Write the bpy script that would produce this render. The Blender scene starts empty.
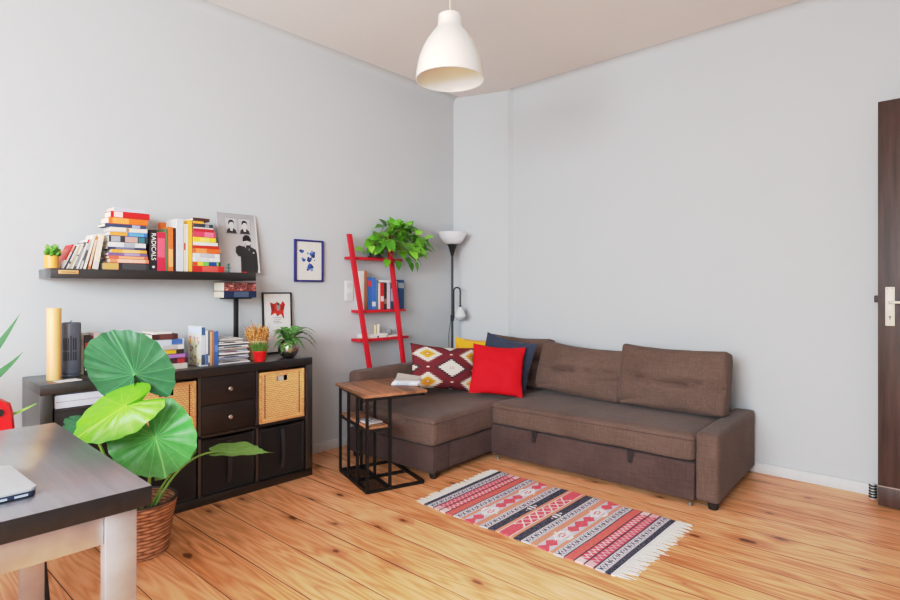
import bpy, bmesh, math, random
from mathutils import Vector, Matrix, Euler, noise
PI = math.pi
rnd = random.Random(7)
SC = bpy.context.scene
COL = SC.collection

# ------------------------------------------------------------------ camera figures (metres, room corner = origin)
F_PX, HOR, YAW = 552.7025, 289.186, 0.7444
CAM = Vector((3.592, -4.171, 1.2412))
ROOM_H = 3.084
_c, _s = math.cos(YAW), math.sin(YAW)

def at(u, v, x=None, y=None, z=None, d=None):
    """the point of the room seen at photo pixel (u, v) on the plane x=, y=, z= or at depth d"""
    l = (u - 450) / F_PX; k = -(v - HOR) / F_PX
    D = Vector((-_s + _c * l, _c + _s * l, k))
    if x is not None: t = (x - CAM.x) / D.x
    elif y is not None: t = (y - CAM.y) / D.y
    elif z is not None: t = (z - CAM.z) / D.z
    else: t = d
    return CAM + D * t

# ------------------------------------------------------------------ node helpers
class N:
    """tiny expression builder over Math nodes"""
    def __init__(s, nt, sock): s.nt, s.k = nt, sock
    def op(s, o, *a):
        n = s.nt.nodes.new('ShaderNodeMath'); n.operation = o
        for i, v in enumerate((s,) + a):
            if isinstance(v, N): s.nt.links.new(v.k, n.inputs[i])
            else: n.inputs[i].default_value = v
        return N(s.nt, n.outputs[0])
    def __add__(s, o): return s.op('ADD', o)
    __radd__ = __add__
    def __sub__(s, o): return s.op('SUBTRACT', o)
    def __rsub__(s, o): return s.op('MULTIPLY', -1.0).op('ADD', o)
    def __mul__(s, o): return s.op('MULTIPLY', o)
    __rmul__ = __mul__
    def __truediv__(s, o): return s.op('DIVIDE', o)
    def abs(s): return s.op('ABSOLUTE')
    def floor(s): return s.op('FLOOR')
    def frac(s): return s.op('FRACT')
    def sin(s): return s.op('SINE')
    def lt(s, o): return s.op('LESS_THAN', o)
    def gt(s, o): return s.op('GREATER_THAN', o)
    def mod(s, o): return s.op('FLOORED_MODULO', o)
    def pow(s, o): return s.op('POWER', o)
    def mx(s, o): return s.op('MAXIMUM', o)
    def mn(s, o): return s.op('MINIMUM', o)
    def clamp(s): return s.op('MAXIMUM', 0.0).op('MINIMUM', 1.0)

def lin(c):
    if isinstance(c, str):
        c = [int(c[i:i + 2], 16) for i in (0, 2, 4)]
    f = lambda v: (v / 255) / 12.92 if v / 255 <= .04045 else ((v / 255 + .055) / 1.055) ** 2.4
    return (f(c[0]), f(c[1]), f(c[2]), 1)

def newmat(name):
    m = bpy.data.materials.new(name); m.use_nodes = True
    nt = m.node_tree
    return m, nt, nt.nodes['Principled BSDF']

def setc(b, col, rough=.6, metal=0, spec=None):
    b.inputs['Base Color'].default_value = lin(col); b.inputs['Roughness'].default_value = rough
    b.inputs['Metallic'].default_value = metal
    if spec is not None: b.inputs['Specular IOR Level'].default_value = spec

def node(nt, t, **k):
    n = nt.nodes.new(t)
    for a, v in k.items(): setattr(n, a, v)
    return n

def coords(nt, kind='Object', scale=(1, 1, 1), rot=(0, 0, 0)):
    tc = node(nt, 'ShaderNodeTexCoord'); mp = node(nt, 'ShaderNodeMapping')
    nt.links.new(tc.outputs[kind], mp.inputs[0]); mp.inputs['Scale'].default_value = scale; mp.inputs['Rotation'].default_value = rot
    return mp.outputs[0]

def xyz(nt, vec):
    s = node(nt, 'ShaderNodeSeparateXYZ'); nt.links.new(vec, s.inputs[0])
    return [N(nt, o) for o in s.outputs]

def vec(nt, *a):
    c = node(nt, 'ShaderNodeCombineXYZ')
    for i, v in enumerate(a):
        if isinstance(v, N): nt.links.new(v.k, c.inputs[i])
        else: c.inputs[i].default_value = v
    return c.outputs[0]

def noise_n(nt, v, scale, detail=3, rough=.5):
    n = node(nt, 'ShaderNodeTexNoise'); n.inputs['Scale'].default_value = scale
    n.inputs['Detail'].default_value = detail; n.inputs['Roughness'].default_value = rough
    nt.links.new(v, n.inputs['Vector'])
    return N(nt, n.outputs[0])

def mix(nt, fac, a, b, blend='MIX'):
    n = node(nt, 'ShaderNodeMix', data_type='RGBA', blend_type=blend)
    if isinstance(fac, N): nt.links.new(fac.k, n.inputs[0])
    else: n.inputs[0].default_value = fac
    for i, v in ((6, a), (7, b)):
        if isinstance(v, (tuple, list)): n.inputs[i].default_value = lin(v) if len(v) == 3 else v
        elif isinstance(v, str): n.inputs[i].default_value = lin(v)
        else: nt.links.new(v, n.inputs[i])
    return n.outputs[2]

def ramp(nt, fac, stops, interp='LINEAR'):
    r = node(nt, 'ShaderNodeValToRGB'); r.color_ramp.interpolation = interp
    el = r.color_ramp.elements
    while len(el) < len(stops): el.new(.5)
    for e, (p, c) in zip(el, stops): e.position = p; e.color = lin(c)
    nt.links.new(fac.k, r.inputs[0])
    return r.outputs[0]

def bump(nt, b, h, strength=.3, dist=.01):
    n = node(nt, 'ShaderNodeBump'); n.inputs['Strength'].default_value = strength; n.inputs['Distance'].default_value = dist
    nt.links.new(h.k, n.inputs['Height']); nt.links.new(n.outputs[0], b.inputs['Normal'])

_M = {}
def M(col, rough=.55, metal=0, spec=None):
    """plain painted / printed surface with a faint procedural mottling"""
    k = (col, rough, metal, spec)
    if k not in _M:
        m, nt, b = newmat('paint_' + str(col)); setc(b, col, rough, metal, spec)
        n = noise_n(nt, coords(nt), 35, 2)
        c = lin(col)
        d = tuple(v * .88 for v in c[:3]) + (1,)
        nt.links.new(mix(nt, n, d, tuple(min(1, v * 1.08) for v in c[:3]) + (1,)), b.inputs['Base Color'])
        _M[k] = m
    return _M[k]

def wood_mat(name, dark, light, scale=1, along='x', rough=.45, bumpy=.05):
    m, nt, b = newmat(name); setc(b, light, rough)
    sc = {'x': (2, 30, 30), 'y': (30, 2, 30), 'z': (30, 30, 2)}[along]
    v = coords(nt, 'Object', tuple(s * scale for s in sc))
    n = noise_n(nt, v, 1.5, 5, .6)
    nt.links.new(ramp(nt, n, [(.3, dark), (.7, light)]), b.inputs['Base Color'])
    bump(nt, b, n, bumpy, .01)
    return m

def fabric_mat(name, dark, light, scale=1, rough=.95, coord='Object'):
    m, nt, b = newmat(name); setc(b, light, rough, spec=.15)
    a = noise_n(nt, coords(nt, coord, (12 * scale, 180 * scale, 180 * scale)), 1, 2)
    c = noise_n(nt, coords(nt, coord, (180 * scale, 180 * scale, 12 * scale)), 1, 2)
    e = noise_n(nt, coords(nt, coord, (170 * scale, 14 * scale, 200 * scale)), 1, 2)
    g = noise_n(nt, coords(nt, coord, (3, 3, 3)), 1, 2)
    t = (a + c + e) / 3.0
    t2 = ((t - .5) * 1.5 + (g - .5) * .7 + .5).clamp()
    nt.links.new(mix(nt, t2, dark, light), b.inputs['Base Color'])
    bump(nt, b, t, .3, .003)
    try: b.inputs['Sheen Weight'].default_value = .1
    except KeyError: pass
    return m

# ------------------------------------------------------------------ object helpers
def link(name, data, parent=None, loc=None, rot=None):
    o = bpy.data.objects.new(name, data); COL.objects.link(o)
    if parent is not None: o.parent = parent
    if loc is not None: o.location = loc
    if rot is not None: o.rotation_euler = rot
    return o

def tag(o, label=None, cat=None, group=None, kind=None):
    if label: o['label'] = label
    if cat: o['category'] = cat
    if group: o['group'] = group
    if kind: o['kind'] = kind
    return o

def empty(name, label, cat, loc=(0, 0, 0), rot=(0, 0, 0), group=None, kind=None):
    o = link(name, None, None, loc, rot); o.empty_display_size = .05
    return tag(o, label, cat, group, kind)

class MB:
    """collects shapes into one mesh"""
    def __init__(s): s.bm = bmesh.new(); s.mi = 0; s.uv = s.bm.loops.layers.uv.new('UVMap')
    def face(s, vs, uvs=None):
        try: f = s.bm.faces.new(vs)
        except ValueError: return None
        f.material_index = s.mi
        if uvs:
            for l, q in zip(f.loops, uvs): l[s.uv].uv = q
        return f
    def v(s, p): return s.bm.verts.new(p)
    def box(s, a, b, mat=None):
        x0, y0, z0 = a; x1, y1, z1 = b
        P = [Vector(p) for p in ((x0, y0, z0), (x1, y0, z0), (x1, y1, z0), (x0, y1, z0), (x0, y0, z1), (x1, y0, z1), (x1, y1, z1), (x0, y1, z1))]
        if mat is not None: P = [mat @ p for p in P]
        V = [s.v(p) for p in P]
        for q in ((3, 2, 1, 0), (4, 5, 6, 7), (0, 1, 5, 4), (1, 2, 6, 5), (2, 3, 7, 6), (3, 0, 4, 7)): s.face([V[i] for i in q])
        return s
    def prism(s, pts, z0, z1):
        A = [s.v((p[0], p[1], z0)) for p in pts]; B = [s.v((p[0], p[1], z1)) for p in pts]; n = len(pts)
        s.face(A[::-1]); s.face(B)
        for i in range(n): s.face([A[i], A[(i + 1) % n], B[(i + 1) % n], B[i]])
        return s
    def poly(s, pts):
        s.face([s.v(p) for p in pts]); return s
    def rings(s, R, caps=True, closed=False):
        Vs = [[s.v(p) for p in r] for r in R]; n = len(R[0])
        m = len(R)
        for i in range(m if closed else m - 1):
            a, b = Vs[i], Vs[(i + 1) % m]
            for j in range(n):
                k = (j + 1) % n
                s.face([a[j], a[k], b[k], b[j]])
        if caps and not closed: s.face(Vs[0][::-1]); s.face(Vs[-1])
        return s
    def lathe(s, prof, seg=32, c=(0, 0, 0), caps=True):
        R = [[(c[0] + r * math.cos(2 * PI * j / seg), c[1] + r * math.sin(2 * PI * j / seg), c[2] + z) for j in range(seg)] for r, z in prof]
        return s.rings(R, caps)
    def tube(s, pts, r, seg=8, caps=True, closed=False):
        pts = [Vector(p) for p in pts]; n = len(pts)
        rr = r if isinstance(r, (list, tuple)) else [r] * n
        R = []; prev = None
        for i, p in enumerate(pts):
            a = pts[(i - 1) % n] if (closed or i > 0) else p; b = pts[(i + 1) % n] if (closed or i < n - 1) else p
            t = (b - a).normalized()
            if prev is None: prev = t.orthogonal().normalized()
            x = (prev - t * prev.dot(t)).normalized(); y = t.cross(x); prev = x
            R.append([p + (x * math.cos(2 * PI * j / seg) + y * math.sin(2 * PI * j / seg)) * rr[i] for j in range(seg)])
        return s.rings(R, caps, closed)
    def bar(s, p, q, w, h=None, up=(0, 0, 1)):
        """rectangular bar from p to q"""
        p, q = Vector(p), Vector(q); h = h or w
        t = (q - p).normalized(); u = Vector(up)
        if abs(t.dot(u)) > .98: u = Vector((1, 0, 0))
        x = t.cross(u).normalized() * w / 2; y = x.cross(t).normalized() * h / 2
        return s.rings([[c - x - y, c + x - y, c + x + y, c - x + y] for c in (p, q)])
    def build(s, name, mats, parent=None, loc=None, rot=None, smooth=True, bevel=0, seg=2, recalc=True, angle=40):
        if recalc: bmesh.ops.recalc_face_normals(s.bm, faces=s.bm.faces)
        if bevel:
            ed = [e for e in s.bm.edges if len(e.link_faces) == 2 and e.calc_face_angle(0) > .6]
            bmesh.ops.bevel(s.bm, geom=ed, offset=bevel, segments=seg, profile=.5, affect='EDGES', clamp_overlap=True)
        me = bpy.data.meshes.new(name); s.bm.to_mesh(me); s.bm.free()
        for m in (mats if isinstance(mats, (list, tuple)) else [mats]): me.materials.append(m)
        if smooth:
            me.polygons.foreach_set('use_smooth', [True] * len(me.polygons))
            try: me.set_sharp_from_angle(angle=math.radians(angle))
            except Exception: pass
        return link(name, me, parent, loc, rot)

def soft_box(size, r, name, mat, parent=None, loc=None, rot=None, n=(14, 10, 8), bulge=0, wr=0, wf=9, seed=0, squeeze=0, uv=False, top_sag=0, crease=0):
    """cushion-like block with rounded edges, a bulge and wrinkles"""
    mb = MB(); hx, hy, hz = [v / 2 for v in size]
    cache = {}
    def pt(u, v, w):
        k = (round(u, 4), round(v, 4), round(w, 4))
        if k in cache: return cache[k]
        p = Vector((u * hx, v * hy, w * hz))
        q = Vector((max(-hx + r, min(hx - r, p.x)), max(-hy + r, min(hy - r, p.y)), max(-hz + r, min(hz - r, p.z))))
        d = p - q
        if d.length > 1e-9: p = q + d.normalized() * r; nn = d.normalized()
        else: nn = Vector((0, 0, 0))
        fz = (1 - u * u) * (1 - v * v); fx = (1 - v * v) * (1 - w * w); fy = (1 - u * u) * (1 - w * w)
        bk = .25 if crease else 1
        p.z += bulge * bk * fz * w if abs(w) > .99 else 0
        p.x += bulge * bk * fx * u if abs(u) > .99 else 0
        p.y += bulge * fy * v if abs(v) > .99 else 0
        if crease and abs(v) > .99:
            w0 = .12 * math.sin(u * 2.2 + seed) - .05; p.y -= math.copysign(crease * math.exp(-abs(w - w0) / .09) * (1 - u ** 4) * (.5 + .5 * noise.noise(Vector((u * 2 + seed, 0, 0)))), v)
            w1 = -.55 + .4 * u * (1 if seed % 2 else -1); p.y -= math.copysign(crease * .6 * math.exp(-abs(w - w1) / .08) * max(0, abs(u) - .35), v)
        if top_sag and w > 0: p.z -= top_sag * (1 - u * u) * w
        if wr:
            a = noise.noise(Vector((p.x * wf + seed, p.y * wf, p.z * wf)))
            b = noise.noise(Vector((p.x * wf * .35 + seed, p.y * wf * .5 - seed, p.z * wf * 1.6)))
            p += (nn if nn.length > 0 else Vector((0, 0, 0))) * wr * (a + b) * (1 - .75 * max(abs(u * w), abs(u) ** 6, abs(w) ** 6) * (1 if crease else 0))
        cache[k] = mb.v(p); return cache[k]
    def lin_(n, i):
        t = -1 + 2 * i / n
        return math.copysign(abs(t) ** .8, t) if t else 0
    for ax in range(3):
        A, B = [(1, 2), (2, 0), (0, 1)][ax]
        for sgn in (-1, 1):
            na, nb = n[A], n[B]
            for i in range(na):
                for j in range(nb):
                    q = []
                    uvq = []
                    for di, dj in ((0, 0), (1, 0), (1, 1), (0, 1)):
                        c3 = [0, 0, 0]; c3[ax] = sgn; c3[A] = lin_(na, i + di); c3[B] = lin_(nb, j + dj)
                        q.append(pt(*c3))
                    if sgn < 0: q.reverse()
                    mb.face(q)
    return mb.build(name, mat, parent, loc, rot, recalc=True, angle=70)

def pillow(name, w, h, t, mat, label, cat, loc, rot, group=None, seed=0, n=26, pinch=.06, wr=.006):
    """square scatter cushion: two domed faces meeting in a seam, corners drawn out; local X wide, Z tall, Y thick"""
    mb = MB(); G = {}
    for side in (1, -1):
        for i in range(n + 1):
            for j in range(n + 1):
                u = -1 + 2 * i / n; v = -1 + 2 * j / n
                edge = i in (0, n) or j in (0, n)
                if edge and (i, j, 1) in G: G[(i, j, -1)] = G[(i, j, 1)]; continue
                k = 1 - pinch * (1 - v * v) * u * u; m_ = 1 - pinch * (1 - u * u) * v * v
                th = (max(0, 1 - abs(u) ** 2.6) ** .62) * (max(0, 1 - abs(v) ** 2.6) ** .62)
                wv = wr * (noise.noise(Vector((u * 2.3 + seed, v * 2.3, side * 3))) + .7 * noise.noise(Vector((u * 5 + seed, v * 4, side * 5)))) * min(1, th * 3)
                dz = -.02 * h * (1 - u * u) * (v > 0) * v
                G[(i, j, side)] = mb.v((u * k * w / 2, side * (th * t / 2 + wv), v * m_ * h / 2 + dz))
        for i in range(n):
            for j in range(n):
                q = [(i, j), (i + 1, j), (i + 1, j + 1), (i, j + 1)]
                vs = [G[(a, b, side)] for a, b in q]; us = [(a / n, b / n) for a, b in q]
                if side > 0: vs.reverse(); us.reverse()
                mb.face(vs, us)
    o = mb.build(name, mat, None, loc, rot, angle=80)
    return tag(o, label, cat, group)

def text_mesh(name, s, size, mat, parent, matrix, ext=.0004):
    cu = bpy.data.curves.new(name, 'FONT'); cu.body = s; cu.size = size; cu.extrude = ext; cu.align_x = 'CENTER'; cu.align_y = 'CENTER'
    o = bpy.data.objects.new(name + '_tmp', cu); COL.objects.link(o)
    me = bpy.data.meshes.new_from_object(o.evaluated_get(bpy.context.evaluated_depsgraph_get()))
    bpy.data.objects.remove(o); bpy.data.curves.remove(cu)
    me.materials.clear(); me.materials.append(mat)
    t = link(name, me, parent); t.matrix_local = matrix
    return t

def struct(name, mb, mat, label=None, **k):
    o = mb.build(name, mat, **k); o['kind'] = 'structure'
    if label: o['label'] = label
    return o

# ================================================================== MATERIALS
def wall_mat(name, col, bs=.12):
    m, nt, b = newmat(name); setc(b, col, .92, spec=.2)
    n = noise_n(nt, coords(nt, 'Object', (1, 1, 1)), 1.6, 4); c = lin(col)
    nt.links.new(mix(nt, n, tuple(v * .965 for v in c[:3]) + (1,), tuple(min(1, v * 1.03) for v in c[:3]) + (1,)), b.inputs['Base Color'])
    bump(nt, b, noise_n(nt, coords(nt), 60, 3), bs, .004)
    return m
WALL = wall_mat('plaster_white', (190, 195, 197))
CEIL = wall_mat('plaster_ceiling', (226, 222, 220))
TRIM = M((206, 208, 208), .45)

def floor_mat():
    m, nt, b = newmat('pine_planks'); setc(b, (200, 140, 80), .33)
    x, y, z = xyz(nt, coords(nt, 'Object', (1, 1, 1), (0, 0, -math.radians(1.7))))
    t = (y + 10.0) / .2075 + .145
    pid = t.floor(); fr = t.frac()
    w = node(nt, 'ShaderNodeTexWhiteNoise', noise_dimensions='1D'); nt.links.new(pid.k, w.inputs['W'])
    r1 = N(nt, w.outputs['Value']); 
    xs = x + r1 * 37.0
    g1 = noise_n(nt, vec(nt, xs * 1.1, fr * 2.4 + r1 * 9.0, r1 * 50.0), 1.0, 2, .4)
    rings = ((g1 * 9.0 + fr * 2.0).frac() - .5).abs() * 2.0
    fine = noise_n(nt, vec(nt, xs * 3.0, y * 90.0, r1 * 20.0), 1.0, 4, .6)
    blot = noise_n(nt, vec(nt, xs * 1.5, y * 5.0, r1 * 9.0), 1.0, 3, .6)
    f = (rings * .40 + fine * .34 + blot * .40 + r1 * .26 - .17).clamp()
    col = ramp(nt, f, [(.05, (160, 90, 48)), (.32, (214, 146, 94)), (.6, (236, 176, 126)), (.95, (246, 200, 156))])
    # knots
    vo = node(nt, 'ShaderNodeTexVoronoi', voronoi_dimensions='2D'); vo.inputs['Scale'].default_value = 1.0; vo.inputs['Randomness'].default_value = 1.0
    nt.links.new(vec(nt, xs * 2.1, y * 4.8 , 0.0), vo.inputs['Vector'])
    dist = N(nt, vo.outputs['Distance'])
    sep = node(nt, 'ShaderNodeSeparateColor'); nt.links.new(vo.outputs['Color'], sep.inputs[0])
    pick = N(nt, sep.outputs[0]).gt(.60); rad = N(nt, sep.outputs[1]) * .055 + .05
    wob = (noise_n(nt, vec(nt, xs * 14.0, y * 34.0, 0.0), 1.0, 2) - .5) * .11
    k = ((rad - dist + wob) * 24.0).clamp() * pick
    halo = ((rad * 3.2 - dist + wob) * 6.0).clamp() * pick
    col = mix(nt, halo * .55, col, (150, 84, 38) and lin((166, 96, 44)))
    col = mix(nt, k * .85, col, lin((92, 45, 20)))
    # heart-wood streaks
    st = ((noise_n(nt, vec(nt, xs * .9, y * 14.0, r1 * 31.0), 1.0, 4, .65) - .57) * 7.0).clamp()
    col = mix(nt, st * .62, col, lin((168, 92, 40)))
    # gaps
    gw = noise_n(nt, vec(nt, x * 1.3, pid * 3.1, 0.0), 1.0, 1) * .026 + .006
    gap = fr.lt(gw)
    col = mix(nt, gap, col, lin((58, 34, 20)))
    nt.links.new(col, b.inputs['Base Color'])
    h = (fine * .15 + (1.0 - gap) * 1.0)
    bump(nt, b, h, .25, .004)
    nt.links.new((fine * .14 + .24 + gap * .5).k, b.inputs['Roughness'])
    b.inputs['Specular IOR Level'].default_value = .5
    return m
FLOOR = floor_mat()

SOFA = fabric_mat('brown_weave', (68, 52, 45), (122, 100, 90))
SOFA_D = fabric_mat('grey_brown_weave', (54, 41, 39), (98, 79, 75))
BLACKWOOD = wood_mat('black_brown_veneer', (12, 10, 10), (25, 22, 21), along='y', rough=.42, bumpy=.04)
BLACKWOOD_Z = wood_mat('black_brown_veneer_upright', (22, 19, 19), (40, 36, 35), along='z', rough=.4, bumpy=.04)
for _m, _io in ((BLACKWOOD, 1.45), (BLACKWOOD_Z, 1.8)):
    _b = _m.node_tree.nodes['Principled BSDF']; _b.inputs['Coat Weight'].default_value = 1; _b.inputs['Coat IOR'].default_value = _io; _b.inputs['Coat Roughness'].default_value = .32
DRAWERWOOD = wood_mat('dark_brown_veneer', (27, 19, 17), (43, 32, 28), along='y', rough=.45)
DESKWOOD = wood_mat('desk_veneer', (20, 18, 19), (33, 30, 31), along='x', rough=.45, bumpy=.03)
REDPAINT = M((196, 26, 44), .4)
BLACKMETAL = M((24, 24, 25), .45, .3)
BLACK = M((22, 22, 23), .5)
WHITE = M((228, 226, 222), .6)
PAPER = M((222, 215, 203), .85)
DESKTOP = wood_mat('desk_lacquer_painted_sheen', (90, 91, 96), (106, 106, 111), along='x', rough=.36, bumpy=.02)  # dark desk veneer, base colour lightened in place of reflected wall light
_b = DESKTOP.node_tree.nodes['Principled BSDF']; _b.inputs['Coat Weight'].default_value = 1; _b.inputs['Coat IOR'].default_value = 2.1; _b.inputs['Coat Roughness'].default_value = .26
def steel():
    m, nt, b = newmat('brushed_steel'); setc(b, (178, 179, 184), .5, 1)
    n = noise_n(nt, coords(nt, 'Object', (5, 5, 90)), 1, 4)
    g = noise_n(nt, coords(nt, 'Object', (6, 6, 6)), 1, 3)
    nt.links.new(ramp(nt, g, [(.3, (158, 158, 162)), (.7, (200, 201, 205))]), b.inputs['Base Color'])
    nt.links.new((n * .2 + .42).k, b.inputs['Roughness'])
    return m
STEEL = steel()
RUSTIC = wood_mat('rustic_brown_board', (96, 62, 42), (176, 126, 90), .5, 'x', .5)

def wicker_mat(name, dark, mid, light, fx=70, fz=120):
    """weave: strands across, stakes upright (object Y across, Z up)"""
    m, nt, b = newmat(name); setc(b, mid, .6)
    x, y, z = xyz(nt, coords(nt))
    a = (z * fz); row = a.floor(); sa = (a.frac() - .5).abs() * 2.0
    sh = row.mod(2.0) * .5
    bb = ((y + x) * fx + sh).frac(); ov = ((bb - .5).abs() * 2.0)
    n = noise_n(nt, coords(nt, 'Object', (20, 20, 60)), 1, 3)
    h = ((1.0 - sa * sa) * .6 + (1.0 - ov * ov) * .4)
    f = (h * .75 + n * .5 - .2).clamp()
    nt.links.new(ramp(nt, f, [(.05, dark), (.4, mid), (.85, light)]), b.inputs['Base Color'])
    bump(nt, b, h, .6, .006)
    return m
WICKER = wicker_mat('rattan_weave', (150, 96, 52), (222, 164, 102), (246, 202, 146), 46, 82)
WICKER_RIM = wood_mat('rattan_rim', (196, 134, 76), (236, 184, 124), 1, 'y', .55)

def leafy(name, base, vein, under=None, nveins=9, rough=.36, vw=.015, gloss=.5):
    """UV: u = angle 0..1 (0 = tip), v = 0 at the petiole .. 1 at the rim"""
    m, nt, b = newmat(name); setc(b, base, rough)
    u, v, _ = xyz(nt, coords(nt, 'UV'))
    a = (u * (2.0 * nveins)).frac()
    dv = (a - .5).abs()                       # .5 at vein .. 0 between
    mid = (u.mn(1.0 - u)) * v                  # distance to the midrib
    wid = ((.5 - dv) * v)
    ve = ((vw * 1.3 - wid) * (1 / (vw * 1.3)) ).clamp() * .85
    vm = ((vw * .33 - mid) * (1 / (vw * .33))).clamp()
    n = noise_n(nt, coords(nt, 'UV', (26, 7, 1)), 1, 3)
    c = lin(base)
    basec = mix(nt, n, tuple(q * .72 for q in c[:3]) + (1,), tuple(min(1, q * 1.25) for q in c[:3]) + (1,))
    col = mix(nt, ve.mx(vm), basec, lin(vein))
    nt.links.new(col, b.inputs['Base Color'])
    bump(nt, b, ((1.0 - ve.mx(vm)) * .5 + n * .35), .16, .01)
    b.inputs['Specular IOR Level'].default_value = gloss
    try:
        b.inputs['Subsurface Weight'].default_value = 0
    except KeyError: pass
    tr = node(nt, 'ShaderNodeBsdfTranslucent'); nt.links.new(col, tr.inputs[0])
    mx = node(nt, 'ShaderNodeMixShader'); mx.inputs[0].default_value = .18
    nt.links.new(b.outputs[0], mx.inputs[1]); nt.links.new(tr.outputs[0], mx.inputs[2])
    nt.links.new(mx.outputs[0], nt.nodes['Material Output'].inputs[0])
    return m
LEAF_DARK = leafy('leaf_dark_green', (36, 94, 54), (84, 144, 96))
LEAF_BRIGHT = leafy('leaf_lime_green', (100, 168, 26), (144, 200, 62))
LEAF_MID = leafy('leaf_mid_green', (76, 150, 74), (138, 194, 122))
LEAF_FLAT = leafy('leaf_soft_green', (120, 168, 84), (160, 196, 116))
PETIOLE = M((128, 176, 78), .45)

def rug_mat():
    """bands across a flat-weave rug; UV u along the length, v across"""
    m, nt, b = newmat('kilim_bands'); setc(b, (200, 200, 205), .95, spec=.1)
    u, v, _ = xyz(nt, coords(nt, 'UV'))
    h = (u - .5).abs() * 2.0
    grey, navy, coral, red, white, lav, plum, peach = (203, 200, 206), (30, 36, 62), (214, 92, 84), (222, 74, 94), (226, 222, 220), (196, 190, 202), (70, 36, 58), (214, 142, 112)
    stops = [(0, red), (.055, white), (.066, peach), (.095, navy), (.175, grey), (.26, peach), (.32, lav), (.45, peach), (.485, grey), (.575, navy), (.588, coral), (.66, plum), (.675, red), (.742, plum), (.757, (206, 66, 96)), (.825, plum), (.84, grey), (.92, navy), (.965, white)]
    col = ramp(nt, h, stops, 'CONSTANT')
    def band(a, c): return h.gt(a) * h.lt(c)
    def tri(e, f): return ((e * f).frac() - .5).abs() * 2.0
    # small dark motifs in the grey bands
    for a, c in ((.175, .26), (.485, .575), (.84, .92)):
        mid = (a + c) / 2; w = (c - a) / 2
        q = (h - mid).abs() / w
        zig = (tri(v, 19.0) - q).abs().lt(.17) * q.lt(.72) 
        dot = tri(v + .0333, 30.0).lt(.35) * q.lt(.25)
        line = q.gt(.86)
        col = mix(nt, zig.mx(dot) * band(a, c), col, lin((62, 64, 84)))
        col = mix(nt, line * band(a, c) * .5, col, lin((120, 116, 126)))
    # white zig-zag and dots inside the red bands
    for a, c, k in ((.675, .742, 1), (.757, .825, 1)):
        mid = (a + c) / 2; w = (c - a) / 2
        q = (h - mid) / w
        z1 = ((tri(v, 22.0) - .5) * 1.5 - q).abs().lt(.34)
        edge = v.lt(.06).mx(v.gt(.94))
        col = mix(nt, z1.mx(edge) * band(a, c) * (.9 if a < .7 else .62), col, lin((236, 206, 206)))
    # centre band: interlocking white arrows
    q = h / .055
    zc = ((tri(v, 11.0)) - q).abs().lt(.17) * v.gt(.17) * v.lt(.83)
    col = mix(nt, zc * band(0, .055), col, lin((236, 214, 210)))
    # lavender band: red lozenges and white flower motifs
    q = ((h - .385) / .065)
    loz = (q.abs() + (((v * 2.0 + .0).frac() - .0).mn(1.0 - (v * 2.0).frac()) ) * 6.2 - .0).lt(1.02)
    loz2 = (q.abs() * .9 + ((((v * 2.0 + .22).frac() - .5).abs()) - .5).abs() * 6.0).lt(.8)
    loz3 = (q.abs() * .9 + ((((v * 2.0 - .22).frac() - .5).abs()) - .5).abs() * 6.0).lt(.8)
    col = mix(nt, loz.mx(loz2).mx(loz3) * band(.325, .445), col, lin((219, 74, 92)))
    vv = ((v * 2.0 + .5).frac() - .5).abs()       # flower centres at v = 0, .5, 1
    vf = ((v * 2.0).frac() - .5).abs()            # flower centres at v = .25, .75
    fl = (vf * 5.2 + q.abs() * .62).lt(1.05) * ((vf * 26.0).sin() * (q * 7.0).sin()).gt(-.35)
    col = mix(nt, fl * band(.30, .47), col, lin((236, 228, 228)))
    fr_ = (vf * 9.5 + q.abs() * .9).lt(.85) * ((vf * 60.0).sin() * (q * 11.0).sin()).gt(.1)
    col = mix(nt, fr_ * band(.325, .445), col, lin((214, 84, 96)))
    # white knots on the navy band
    kn = ((v - .5).abs() * 14.0 + ((h - .135) / .036).abs()).lt(1.1) * ((v * 150.0).sin()).gt(-.3)
    col = mix(nt, kn, col, lin((220, 216, 216)))
    wv = noise_n(nt, coords(nt, 'UV', (260, 90, 1)), 1, 2)
    wv2 = noise_n(nt, coords(nt, 'UV', (60, 160, 1)), 1, 2)
    col = mix(nt, (wv * .5 + wv2 * .5 - .42).clamp() * .9, col, lin((238, 232, 228)))
    nt.links.new(col, b.inputs['Base Color'])
    bump(nt, b, wv, .5, .004)
    return m

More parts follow.
